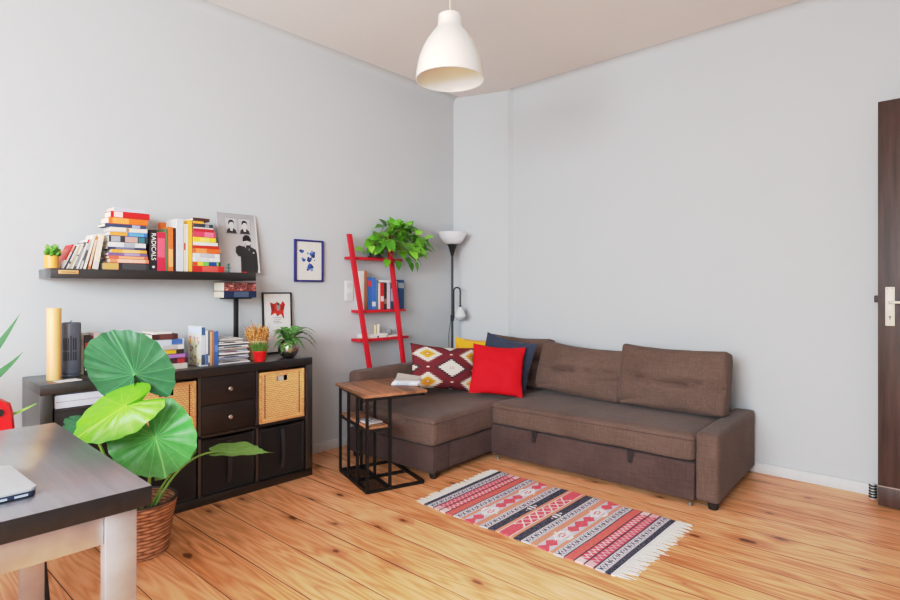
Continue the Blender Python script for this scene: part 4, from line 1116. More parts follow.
o = MB().box((-.085, 0, 0), (0, yb - ya, .016)).build('paper_stack', M((226, 226, 222), .8), None, (xx, ya, at(382.3, 283, x=xx).z + .0065 ), bevel=.002); tag(o, 'white papers lying across the tops of the ladder shelf books', 'papers')
# things on ladder shelf 3
z3, x3, yl3, yr3 = SHZ[2]
def yl_(u): return at(u, 330, x=x3 - .02).y
o = book('white book lying at the left on the lower ladder shelf', .017, yl_(386) - yl_(366), .12, (226, 222, 216), (x3 - .01, yl_(386), z3), (PI / 2, 0, 0), group='books on the lower ladder shelf', bands=((.4, .48, (40, 40, 42)),))
o = book('second white book lying on top of the lower ladder shelf book', .013, yl_(390) - yl_(368), .11, (232, 230, 226), (x3 - .02, yl_(390) - .02, z3 + .018), (PI / 2, 0, 0), group='books on the lower ladder shelf')
o = book('flat pale grey book at the right on the lower ladder shelf', .014, yl_(405) - yl_(388), .11, (208, 206, 204), (x3 - .012, yl_(405), z3), (PI / 2, 0, 0), group='books on the lower ladder shelf')
for u, nm, c, lab, hgt in ((379.5, 'candle', (238, 220, 176), 'short cream candle on the lower ladder shelf, left one', .07), (382.6, 'candle', (234, 226, 206), 'taller ivory candle on the lower ladder shelf, right one', .075)):
    o = MB().lathe([(.011, 0), (.0115, .003), (.0115, hgt - .004), (.009, hgt), (.001, hgt - .002)], 18).build(nm, M(c, .5), None, (x3 - .075, yl_(u), z3 + .0315)); tag(o, lab, 'candle', 'candles on the ladder shelf')
    MB().tube([(0, 0, hgt - .002), (.001, 0, hgt + .006)], .001, 5).build('wick', BLACK, o)
GLS, nt_, b_ = newmat('clear_glass'); setc(b_, (236, 240, 240), .03); b_.inputs['Transmission Weight'].default_value = .9; b_.inputs['IOR'].default_value = 1.3
o = MB().lathe([(.022, 0), (.030, .006), (.034, .022), (.030, .040), (.024, .046), (.026, .050), (.0235, .050), (.022, .046), (.0275, .039), (.031, .022), (.027, .008), (.001, .006)], 24).build('glass_jar', GLS, None, (x3 - .065, yl_(392), z3 + .015)); tag(o, 'small round glass jar right of the candles on the ladder shelf', 'jar')

# pothos on the top board
z1, x1, yl1, yr1 = SHZ[0]
px_, py_ = .068, at(377, 258, x=.09).y; OY = at(393, 258, x=.09).y - py_
ph = empty('potted_pothos', 'bushy green pothos plant on top of the red ladder shelf', 'plant', (px_, py_, z1))
MB().lathe([(.040, .0045), (.044, .007), (.058, .085), (.060, .09), (.055, .09), (.053, .08), (.001, .078)], 28).build('pot', M((60, 52, 46), .6), ph)
MB().lathe([(.052, 0), (.060, .002), (.064, .012), (.060, .012), (.055, .004), (.001, .004)], 28).build('saucer', M((48, 42, 38), .6), ph, bevel=.003)
def heart_leaf(mb, st, base, p, d, L, W, up_, roll=0):
    """heart-shaped blade from p along d"""
    d = d.normalized(); sd = d.cross(up_)
    if sd.length < .05: sd = d.orthogonal()
    sd.normalize(); nn = sd.cross(d).normalized()
    sd = (sd * math.cos(roll) + nn * math.sin(roll)); nn = sd.cross(d)
    prof = [(-.10, .22), (.0, .40), (.16, .50), (.34, .48), (.52, .40), (.70, .27), (.86, .13)]
    c = [mb.v(p + d * L * t - nn * .25 * L * t * t) for t in (0, .16, .34, .52, .70, .86, 1.0)]
    rows = {}
    for s in (-1, 1):
        rows[s] = [mb.v(p + d * L * t + sd * s * W * w_ + nn * .10 * L * w_ * 2 - nn * .25 * L * max(0, t) ** 2) for t, w_ in prof[1:]]
        lob = mb.v(p + d * L * prof[0][0] + sd * s * W * prof[0][1] + nn * .03 * L)
        cc = c
        uvc = lambda t: (0.0, t)
        q = [lob, rows[s][0], c[0]]
        mb.face(q if s > 0 else q[::-1], [(.4, .7), (.3, 1), (0, 0)])
        for i in range(len(rows[s]) - 1):
            q = [c[i], rows[s][i], rows[s][i + 1], c[i + 1]]
            mb.face(q if s > 0 else q[::-1], [(0, i / 6), (.25, i / 6), (.25, (i + 1) / 6), (0, (i + 1) / 6)])
        q = [c[5], rows[s][-1], c[6]]
        mb.face(q if s > 0 else q[::-1], [(0, .8), (.1, .9), (0, 1)])
    if st is not None:
        b0 = Vector(base); m_ = (b0 + p) / 2 + Vector((0, 0, .04))
        st.tube([b0, m_, p], .0022, 5)
mb, st_ = MB(), MB()
PL = [M((98, 160, 40), .4), M((72, 134, 32), .4), M((130, 188, 62), .4)]
cnt = 0
while cnt < 150:
    # dome of leaves in the room frame around the pot
    a = rnd.uniform(0, 2 * PI); e = rnd.uniform(-.5, 1.5)
    rr = rnd.uniform(.55, 1.0)
    q = Vector((.065 + math.cos(a) * math.cos(e) * .22 * rr, OY + math.sin(a) * math.cos(e) * .30 * rr, .10 + math.sin(e) * .19 * rr))
    if q.x + px_ < .05 or (q.z < .02 and q.x < .06): continue
    if q.z < -.06: continue
    out = Vector((q.x, q.y - OY, (q.z - .08))).normalized()
    d_ = (out * .75 + Vector((rnd.uniform(-.5, .7), rnd.uniform(-.6, .6), rnd.uniform(-.9, .1)))).normalized()
    L = rnd.uniform(.064, .10)
    tip = q + d_ * L
    if tip.x + px_ < .02: continue
    if -.05 < tip.z < .02 and q.x < .07 and d_.z < -.4: d_.z = .1
    mb.mi = rnd.choice((0, 0, 1, 2))
    heart_leaf(mb, st_ if cnt % 2 == 0 else None, (rnd.uniform(-.02, .03), rnd.uniform(-.04, .04), .075), q, d_, L, L * .86, Vector((.55, -.35, 1)), rnd.uniform(-.5, .5))
    cnt += 1
# long trailing shoots left and right
for y_, z_, x_, d_ in ((-.06, .12, .12, (.5, -.2, -.5)), (-.02, .18, .11, (.5, .2, -.4)), (-.08, .22, .10, (.4, -.3, -.2)), (.0, .06, .13, (.5, .1, -.7)), (-.05, .26, .09, (.3, .2, .1)), (-.12, .15, .12, (.4, -.4, -.4)), (-.03, .10, .14, (.4, .3, -.6)), (-.19, .06, .09, (.2, -.8, -.1)), (-.25, .065, .05, (.3, -.8, -.3)), (-.13, -.02, .10, (.4, -.5, -.7)), (-.03, -.03, .11, (.3, .1, -.9)), (.12, -.04, .10, (.3, .3, -.8)), (.20, .0, .10, (.2, .8, -.5)), (.26, .06, .08, (.2, .8, -.4)), (.30, .13, .09, (.2, .9, -.1)), (.17, -.035, .12, (.3, .2, -.9)), (.06, .0, .13, (.5, .2, -.8)), (-.34, .05, .04, (.1, -.8, .2))):
    mb.mi = rnd.choice((0, 1, 2)); heart_leaf(mb, st_, (.02, y_ * .3, .085), Vector((x_, y_ + OY, z_)), Vector(d_), .075, .06, Vector((.7, -.2, 1)), rnd.uniform(-.3, .3))
mb.build('foliage', PL, ph, recalc=False, angle=60)
st_.build('stem', M((120, 140, 60), .5), ph)

# ================================================================== FLOOR LAMP
lx = .125; LP = at(452.3, 300, x=lx)
fl = empty('floor_lamp', 'black floor lamp with white bowl and small reading arm behind the sofa corner', 'lamp', (lx, LP.y, 0))
MB().lathe([(.105, 0), (.108, .004), (.105, .018), (.04, .026), (.014, .032), (.011, .036)], 36).build('base', BLACK, fl)
zb = at(452.3, 252, x=lx).z
MB().tube([(0, 0, .03), (0, 0, zb - .02)], .0105, 14).build('pole', M((44, 44, 47), .4), fl)
ztop = at(452.3, 232.5, x=lx).z; zc_ = at(452.3, 244.5, x=lx).z
hh = zc_ - zb
MB().lathe([(.0125, -.04), (.014, -.025), (.020, -.005), (.034, hh * .6), (.046, hh + .004)], 28, (0, 0, zb)).build('shade_holder', BLACK, fl)
FROST, nt_, b_ = newmat('frosted_white'); setc(b_, (226, 228, 232), .4)
H = ztop - zc_
BW = [(.040, 0), (.068, .06), (.092, .22), (.112, .46), (.126, .74), (.1345, 1)]
mb = MB()
mb.lathe([(r_, z_ * H) for r_, z_ in BW], 44, (0, 0, zc_), caps=False)
mb.lathe([(r_ - .004, z_ * H + (.003 if z_ < 1 else 0)) for r_, z_ in BW], 44, (0, 0, zc_))
mb.build('lamp_shade', FROST, fl)
# reading arm: joint, goose neck, small glass shade
zj = at(452, 318, x=lx).z; za = at(455, 287.5, x=lx).z; zs = at(458, 306, x=lx).z
dirn = Vector((.66, .75, 0)).normalized()
MB().lathe([(.011, -.03), (.017, -.026), (.017, .028), (.011, .032)], 18, (0, 0, zj)).build('arm_clamp', BLACK, fl)
pts = []
hw = .030
z_up = za - hw
pts = [Vector((0, 0, zj)) + dirn * .014, Vector((0, 0, zj + .08)) + dirn * .0142]
pts += [Vector((0, 0, z_up)) + dirn * (.014 + hw - hw * math.cos(t)) + Vector((0, 0, hw * math.sin(t))) for t in [PI * i / 10 for i in range(11)]]
pts += [Vector((0, 0, zs + .005)) + dirn * (.014 + 2 * hw)]
MB().tube(pts, .0065, 10).build('reading_arm', BLACK, fl)
cc = dirn * (.014 + 2 * hw)
MB().lathe([(.007, .012), (.012, .0), (.014, -.012)], 16, (cc.x, cc.y, zs)).build('bulb_holder', BLACK, fl)
sg = M((206, 212, 214), .25)
MB().lathe([(.013, -.006), (.024, -.022), (.040, -.050), (.053, -.080), (.056, -.094), (.048, -.108), (.036, -.122), (.022, -.127), (.001, -.128)], 28, (cc.x, cc.y, zs)).build('reading_shade', sg, fl)
mb = MB(); mb.tube([(-.004, -.013, zj - .02), (-.012, -.03, zj - .12), (-.014, -.034, .8), (-.008, -.03, .5), (0, -.02, .1), (-.0, -.02, .04)], .0028, 6); mb.build('cord', BLACK, fl)

# ================================================================== SOFA
SO = Vector((1.06, -.985, 0)); SA = math.radians(2.5)
sofa = empty('corner_sofa', 'large brown fabric corner sofa bed with chaise on the left', 'sofa', SO, (0, 0, SA))
def srt(size, r, name, c, mat=SOFA, **k): return soft_box(size, r, name, mat, sofa, c, **k)
CH_Z = .215
XB = -.86
# bases
def foot(x, y): MB().lathe([(.022, 0), (.026, .002), (.032, .04), (.034, .055)], 18, (x, y, 0)).build('foot', BLACK, sofa)
mb = MB().prism([(-.74, -.46), (-.004, -.46), (-.004, .02), (.1, .02), (.1, .88), (-.30, .88), (-.74, .42)], .045, CH_Z - .004)
mb.box((XB + .005, -.628, .04), (-.004, -.46, CH_Z - .004))
mb.build('chaise_base', SOFA_D, sofa, bevel=.008)
MB().box((.006, .035, .045), (1.43, .87, .245)).build('seat_base', SOFA_D, sofa, bevel=.006)
dp_ = MB().box((.006, .004, .035), (1.425, .034, .248)).build('drawer_panel', SOFA_D, sofa, bevel=.008, seg=3)
# pull loops
for u, v_ in ((534.5, 440), (629, 457.5)):
    tx = Vector((at(u, v_, y=-.97).x - SO.x, 0, at(u, v_, y=-.97).z))
    mb = MB(); R = []
    for i in range(11):
        t = i / 10
        zz = .262 - .075 * math.sin(PI * t) ; xo = tx.x + .012 - .028 * t; yo = -.004 - .014 * math.sin(PI * t)
        R.append([(xo - .008, yo, zz), (xo + .008, yo, zz), (xo + .008, yo - .003, zz - .001), (xo - .008, yo - .003, zz - .001)])
    mb.rings(R); mb.build('pull_loop', M((40, 32, 30), .8), dp_)
for x_ in (.055, 1.40): MB().lathe([(.010, 0), (.011, .010), (.007, .016)], 14, (x_, .016, .003)).build('caster', M((110, 108, 106), .4), dp_)
# chaise seat cushion and main seat cushion
srt((.752, 1.45, .185), .024, 'chaise_cushion', (-.372, .088, CH_Z + .0925), bulge=.012, wr=.004, n=(22, 30, 8), seed=1)
srt((1.42, .86, .155), .022, 'seat_cushion', (.716, .432, .255 + .0775), bulge=.008, wr=.004, n=(32, 20, 8), seed=4)
def seam(pts, par):
    o_ = MB().tube([Vector(p_) for p_ in pts], .0028, 6).build('piping', SOFA_D, par); return o_
cs_, ss_ = [o_ for o_ in sofa.children if o_.name.startswith('chaise_cushion')][0], [o_ for o_ in sofa.children if o_.name.startswith('seat_cushion')][0]
def ringseam(par, hx, hy, z_, r_, y1):
    P_ = [(-hx, y1, z_)] + [(-hx + r_ - r_ * math.cos(a_), -hy + r_ - r_ * math.sin(a_), z_) for a_ in [PI / 2 * i / 6 for i in range(7)]] + [(hx - r_ + r_ * math.sin(a_), -hy + r_ - r_ * math.cos(a_), z_) for a_ in [PI / 2 * i / 6 for i in range(7)]] + [(hx, y1, z_)]
    seam(P_, par)
ringseam(cs_, .380, .729, .058, .024, -.1); ringseam(ss_, .712, .435, .046, .022, -.3)
# right arm
ar = srt((.128, .90, .385), .022, 'armrest', (1.494, .450, .042 + .1925), bulge=.003, wr=.0015, n=(8, 22, 14), seed=8)
# chaise back rest along the wall, and rear back rest
srt((.11, 1.10, .40), .03, 'backrest', (XB + .055, -.078, .235 + .20), bulge=.002, wr=.002, n=(8, 24, 12), seed=2)
srt((1.62, .10, .40), .03, 'backrest', (.60, .84, .235 + .20), bulge=.002, wr=.002, n=(24, 8, 12), seed=3)
# three loose back cushions
def back_cushion(x0, x1, z0, z1, y, t, tilt, seed, roll=0, yaw=0):
    soft_box((x1 - x0, t, z1 - z0), .026, 'back_cushion', SOFA, sofa, ((x0 + x1) / 2, y, (z0 + z1) / 2), (tilt, roll, yaw), n=(48, 8, 40), bulge=.034, wr=.013, wf=8, seed=seed, top_sag=.024, crease=.085)
back_cushion(.78, 1.475, .425, .845, .555, .16, -.20, 11, .012)
back_cushion(.075, .775, .425, .805, .61, .15, -.27, 25, .06, -.03)
back_cushion(-.52, .065, .415, .835, .735, .13, -.20, 38, .03, .08)
for x_, y_ in ((1.515, .05), (1.50, .88), (-.035, -.585), (XB + .06, -.585)): foot(x_, y_)

# scatter cushions
KPM = kilim_pillow_mat()
def facing(d_):  # rotation z so that local -Y faces along vector d_
    return math.atan2(d_[0], -d_[1]) 
def prop(u, v_, zs, h_, tilt, yaw):
    """centre of a cushion whose lower edge meets the seat at photo pixel (u, v_)"""
    b0 = at(u, v_, z=zs); up_ = Vector((-math.sin(yaw) * math.sin(-tilt), math.cos(yaw) * math.sin(-tilt), math.cos(tilt)))
    return b0 + up_ * (h_ / 2)
def cushion(u, v_, zs, w_, h_, t_, m_, lab, tilt, roll, yaw, seed, **k):
    tilt, roll, yaw = math.radians(tilt), math.radians(roll), math.radians(yaw)
    return pillow('scatter_cushion', w_, h_, t_, m_, lab, 'cushion', prop(u, v_, zs, h_, tilt, yaw), Euler((tilt, roll, yaw)), 'scatter cushions on the sofa', seed, **k)
k1 = cushion(446.5, 390, .445, .55, .375, .13, KPM, 'patterned maroon kilim cushion with white and yellow diamonds', -26, 6, 60, 3)
k2 = cushion(476, 384, .44, .38, .385, .09, fabric_mat('mustard', (206, 140, 32), (236, 172, 58), 1), 'mustard yellow cushion between the patterned and the red ones', -6, 3, 36, 9)
k3 = cushion(504, 389, .458, .42, .42, .10, fabric_mat('navy_denim', (40, 46, 60), (72, 80, 98), 1), 'dark blue-grey cushion behind the red one', -20, 12, 26, 15)
REDF, nt_, b_ = newmat('red_cotton'); setc(b_, (206, 20, 34), .8, spec=.2)
bump(nt_, b_, noise_n(nt_, coords(nt_, 'Object', (180, 180, 180)), 1, 2), .2, .003)
k4 = cushion(497, 395.5, .435, .41, .40, .12, REDF, 'bright red cushion propped in front of the dark blue one', -24, 4, 36, 21, wr=.009)

# ================================================================== SIDE TABLE (C-shaped)
TA, TB, TC = Vector((.470, -1.915, 0)), Vector((.965, -2.068, 0)), Vector((1.080, -1.672, 0))
ud = (TB - TA); UL = ud.length; ud.normalize(); vd = Vector((-ud.y, ud.x, 0)); VL = (TC - TB).length
st = empty('side_table', 'rustic brown C-shaped side table with black metal frame beside the chaise', 'table', TA, (0, 0, math.atan2(ud.y, ud.x)))
TZ = .600
MB().box((-.015, -.012, TZ - .018), (UL + .005, VL + .004, TZ)).build('tabletop', RUSTIC, st, bevel=.002)
bw = .018
mb = MB()
e = .015
for p_, q_ in (((e, e), (UL - e, e)), ((UL - e, e), (UL - e, VL - e)), ((UL - e, VL - e), (e, VL - e)), ((e, VL - e), (e, e)), ((UL / 2, e), (UL / 2, VL - e)), ((e, .165), (UL - e, .165))):
    mb.bar((p_[0], p_[1], bw / 2 + .001), (q_[0], q_[1], bw / 2 + .001), bw)
mb.build('base_frame', BLACKMETAL, st, smooth=False)
mb = MB()
for p_, q_ in (((e, e), (UL - e, e)), ((UL - e, e), (UL - e, VL - e)), ((UL - e, VL - e), (e, VL - e)), ((e, VL - e), (e, e)), ((e, .165), (UL - e, .165))):
    mb.bar((p_[0], p_[1], TZ - .018 - bw / 2), (q_[0], q_[1], TZ - .018 - bw / 2), bw)
mb.build('top_frame', BLACKMETAL, st, smooth=False)
for x_, y_ in ((e, e), (e + (UL - 2 * e) / 3, e), (e + (UL - 2 * e) * 2 / 3, e), (UL - e, e), (e, .165), (UL / 2, .165), (UL - e, .165)):
    MB().bar((x_, y_, bw), (x_, y_, TZ - .018 - bw), .016).build('post', BLACKMETAL, st, smooth=False)
MB().box((e + .009, e + .009, .385), (UL - e - .009, .165 - .009, .400)).build('middle_shelf', RUSTIC, st, bevel=.002)
mb = MB()
mb.bar((e, e, .378), (UL - e, e, .378), .012); mb.bar((e, .165, .378), (UL - e, .165, .378), .012); mb.bar((UL - e, e, .378), (UL - e, .165, .378), .012); mb.bar((e, e, .378), (e, .165, .378), .012)
mb.build('shelf_rail', BLACKMETAL, st, smooth=False)
mb = MB()
for i in range(1, 22): mb.bar((e + (UL - 2 * e) * i / 22, e, .012), (e + (UL - 2 * e) * i / 22, .165, .012), .0035)
for i in range(1, 8): mb.bar((e, e + .15 * i / 8, .014), (UL - e, e + .15 * i / 8, .014), .0035)
mb.build('wire_mesh', BLACKMETAL, st, smooth=False)
# papers on the table
stM = Matrix.Translation(TA) @ Matrix.Rotation(math.atan2(ud.y, ud.x), 4, 'Z')
rzt = math.atan2(ud.y, ud.x)
pc = at(407, 384, z=TZ)
for i in range(3):
    ang = math.radians((38, 33, 36)[i])
    o = MB().box((-.088, -.062, 0), (.088, .062, .009)).build('booklet', M([(196, 204, 214), (226, 228, 234), (214, 218, 226)][i], .6), None, (pc.x - .012 + .008 * i, pc.y + .004 * i, TZ + .0005 + .0095 * i), (0, 0, ang), bevel=.002)
    tag(o, ['white booklet at the bottom of the little pile on the side table', 'white booklet in the middle of the little pile on the side table', 'white booklet at the top of the little pile, under the raised flyer'][i], 'booklet', 'booklets on the side table')
    MB().box((-.06, -.0624, .002), (.03, -.0616, .006)).build('printed_line', M((120, 126, 150), .6), o)
mb = MB(); R = []
for i in range(9):
    t = i / 8; R.append([(-.085, -.06 + .12 * t, .001 + .032 * t * t), (.085, -.06 + .12 * t, .001 + .010 * t), (.085, -.06 + .12 * t, .0022 + .010 * t), (-.085, -.06 + .12 * t, .0022 + .032 * t * t)])
mb.rings(R); o = mb.build('flyer', M((176, 170, 164), .5), None, (pc.x - .012 + .01, pc.y + .012, TZ + .030), (0, 0, math.radians(36))); tag(o, 'grey flyer with a curled corner on top of the booklets', 'flyer')
q = stM @ Vector((UL * .70, .09, .4015))
o = MB().box((-.07, -.05, 0), (.07, .05, .008)).build('magazine', M((188, 186, 188), .6), None, q, (0, 0, rzt + .2), bevel=.001); tag(o, 'grey patterned magazine on the middle shelf of the side table', 'magazine')
mb = MB()
for i in range(14):
    cx, cy = rnd.uniform(-.055, .055), rnd.uniform(-.038, .038); mb.mi = i % 2
    mb.poly([(cx + rnd.uniform(.006, .014) * math.cos(t), cy + rnd.uniform(.006, .012) * math.sin(t), .0084 + i * .00003) for t in [2 * PI * j / 7 for j in range(7)]])
mb.build('cover_print', [M((90, 92, 100), .6), M((226, 226, 226), .6)], o, smooth=False, recalc=False)

# ================================================================== RUG
RA, RB, RC, RD = at(421, 503.5, z=.004), at(496.5, 471, z=.004), at(680, 522, z=.004), at(615, 576, z=.004)
RUG = rug_mat()
mb = MB(); nu, nv = 90, 40; Gd = {}
def rugp(u, v_):
    p_ = (RA * (1 - u) + RD * u) * (1 - v_) + (RB * (1 - u) + RC * u) * v_
    edge = .004 * math.sin(u * 31) * (abs(v_ - .5) > .45) + .003 * math.sin(u * 13 + 1)
    n_ = (RB - RA).normalized()
    z_ = .004 + .0022 * (1 + noise.noise(Vector((u * 7, v_ * 4, 1.3)))) * (1 if .02 < u < .98 else .6)
    return Vector((p_.x, p_.y, 0)) + n_ * edge + Vector((0, 0, z_))
for i in range(nu + 1):
    for j in range(nv + 1): Gd[i, j] = mb.v(rugp(i / nu, j / nv))
for i in range(nu):
    for j in range(nv): mb.face([Gd[i, j], Gd[i + 1, j], Gd[i + 1, j + 1], Gd[i, j + 1]], [(a_ / nu, b2 / nv) for a_, b2 in ((i, j), (i + 1, j), (i + 1, j + 1), (i, j + 1))])
# hem down to the floor
def hem(seq):
    for k in range(len(seq) - 1):
        a_, b2 = Gd[seq[k]], Gd[seq[k + 1]]
        c_, d2 = mb.v((b2.co.x, b2.co.y, .0008)), mb.v((a_.co.x, a_.co.y, .0008))
        mb.face([b2, a_, d2, c_], [(seq[k + 1][0] / nu, seq[k + 1][1] / nv), (seq[k][0] / nu, seq[k][1] / nv), (seq[k][0] / nu, seq[k][1] / nv), (seq[k + 1][0] / nu, seq[k + 1][1] / nv)])
hem([(i, 0) for i in range(nu + 1)]); hem([(nu, j) for j in range(nv + 1)]); hem([(i, nv) for i in range(nu, -1, -1)]); hem([(0, j) for j in range(nv, -1, -1)])
rug = mb.build('rug', RUG, None, recalc=False); tag(rug, 'flat-woven striped rug with white fringes on the plank floor', 'rug')
FR = M((226, 220, 210), .95)
for u_, sgn, ln0 in ((0.0, -1, .055), (1.0, 1, .075)):
    mb = MB(); du = ((RD - RA) + (RC - RB)).normalized() * sgn
    du.z = 0; nd = (RB - RA).normalized()
    for j in range(150):
        v_ = (j + .5) / 150; p_ = rugp(u_, v_); g = (j // 4) % 2
        if j % 8 == 7: continue
        l_ = ln0 * (.72 + .25 * ((j // 8) * .618 % 1) + .45 * noise.noise(Vector((j * .9, u_ * 5, 0))) + .15 * rnd.random()); sw = .03 * noise.noise(Vector(((j // 8) * 1.7, 3 + u_, 1))) - .0016 * ((j % 8) - 3) + rnd.uniform(-.004, .004)
        pts = [Vector((p_.x, p_.y, .006)) + du * l_ * t + nd * sw * t * t + Vector((0, 0, -.0025 * t + .002 * rnd.random())) for t in (-.05, .3, .65, 1)]
        mb.tube(pts, [.0024, .0022, .0018, .0012], 4)
    mb.build('fringe', FR, rug)

# ================================================================== DESK (front left)
DX0, DX1, DY1, DY0, DZ = 1.095, 2.078, -3.649, -5.25, .741
dk = empty('desk', 'dark veneered desk with brushed steel legs at the left front', 'desk', (DX1, DY1, 0))
def dl(mb): bmesh.ops.translate(mb.bm, verts=mb.bm.verts, vec=-Vector((DX1, DY1, 0))); return mb
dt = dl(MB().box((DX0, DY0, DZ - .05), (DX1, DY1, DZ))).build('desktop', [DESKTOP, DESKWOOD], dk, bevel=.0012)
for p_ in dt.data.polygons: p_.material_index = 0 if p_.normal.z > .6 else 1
LX, LY = .040, .071
for lx_, ly_ in ((DX1 - .066, DY1 - .098), (DX0 - .0 + .004, DY1 - .112), (DX1 - .066, DY0 + .03), (DX0 + .03, DY0 + .03)):
    dl(MB().box((lx_, ly_, 0), (lx_ + LX, ly_ + LY, DZ - .05))).build('leg', STEEL, dk, bevel=.002)
for x_ in (DX1 - .056, DX0 + .04): dl(MB().box((x_, DY0 + .101, .612), (x_ + .02, DY1 - .0985, DZ - .05))).build('apron', STEEL, dk, bevel=.002)
for y_ in (DY1 - .075, DY0 + .055): dl(MB().box((DX0 + .07, y_, .612), (DX1 - .0665, y_ + .02, DZ - .05))).build('apron', STEEL, dk, bevel=.002)
# laptop
lp = empty('laptop', 'closed silver laptop lying on the dark desk', 'laptop', (1.83, -4.055, DZ), (0, 0, math.radians(3)))
def rr_prism(w_, d_, r_, z0, z1, n=6):
    pts = []
    for cx, cy, a0 in ((w_ / 2 - r_, d_ / 2 - r_, 0), (-w_ / 2 + r_, d_ / 2 - r_, PI / 2), (-w_ / 2 + r_, -d_ / 2 + r_, PI), (w_ / 2 - r_, -d_ / 2 + r_, 1.5 * PI)):
        pts += [(cx + r_ * math.cos(a0 + PI / 2 * i / n), cy + r_ * math.sin(a0 + PI / 2 * i / n)) for i in range(n + 1)]
    return MB().prism(pts, z0, z1)
rr_prism(.262, .37, .018, .003, .014).build('base', M((52, 62, 84), .35, .4), lp, bevel=.001)
rr_prism(.265, .372, .019, .0148, .0235).build('lid', M((182, 186, 190), .4, .35), lp, bevel=.002)
MB().box((-.118, .05, .0236), (-.112, .16, .0242)).build('hinge_line', M((90, 96, 104), .4), lp)
for yy in (.10, .14): MB().box((.129, yy, .006), (.1325, yy + .026, .011)).build('port', M((176, 190, 214), .3, .3), lp)
MB().box((-.11, -.16, 0), (.11, .16, .003)).build('rubber_feet', BLACK, lp)

# red chair back behind the desk
rc = empty('chair', 'red chair with a round black hole in its back, behind the desk', 'chair', (.84, -3.815, 0))
RP = M((212, 22, 28), .3)
mb = MB(); R = []
for i in range(11):
    t = i / 10; zz = .46 + .335 * t; hw_ = .128 - .022 * t - (.05 * max(0, (t - .85) / .15) ** 2); xo = -.15 - .05 * t
    R.append([(xo - .016, -hw_ + .01, zz), (xo, -hw_, zz), (xo + .022, -hw_ + .012, zz), (xo + .022, hw_ - .012, zz), (xo, hw_, zz), (xo - .016, hw_ - .01, zz)])
mb.rings(R); mb.build('backrest', RP, rc, bevel=.0)
mb = MB().tube([(-.166, .062, .73), (-.160, .062, .73)], .016, 20); mb.build('hole_rim', BLACK, rc)
soft_box((.36, .34, .035), .014, 'seat', RP, rc, (0, 0, .44), n=(12, 12, 4), bulge=.002)
for sx in (-1, 1):
    for sy in (-1, 1): MB().tube([(sx * .14, sy * .13, .425), (sx * .17, sy * .16, 0)], [.014, .011], 10).build('leg', M((60, 60, 62), .4, .5), rc)

# ================================================================== ELEPHANT-EAR PLANT
PX, PY = .745, -3.24
ee = empty('elephant_ear_plant', 'large elephant ear plant in a brown woven basket between desk and sideboard', 'plant', (PX, PY, 0))
mb = MB(); prof = []; nb = 26
for i in range(nb + 1):
    t = i / nb; r_ = .121 + .034 * t - .004 * math.sin(PI * t)
    prof.append((r_ + (.0025 if i % 2 else 0), .008 + t * .230))
mb.lathe([(.10, 0), (.118, .003)] + prof + [(.155, .246), (.150, .252), (.143, .248), (.142, .18)], 64, caps=False)
mb.build('woven_basket', wicker_mat('brown_weave_basket', (44, 24, 14), (138, 84, 52), (214, 158, 118), 11, 62), ee)
MB().lathe([(.143, .247), (.147, .254), (.155, .255), (.158, .248)], 64, caps=False).build('rim', M((60, 54, 48), .6), ee)
MB().lathe([(.141, .175), (.10, .18), (.001, .185)], 40).build('soil', M((38, 32, 28), .95), ee)

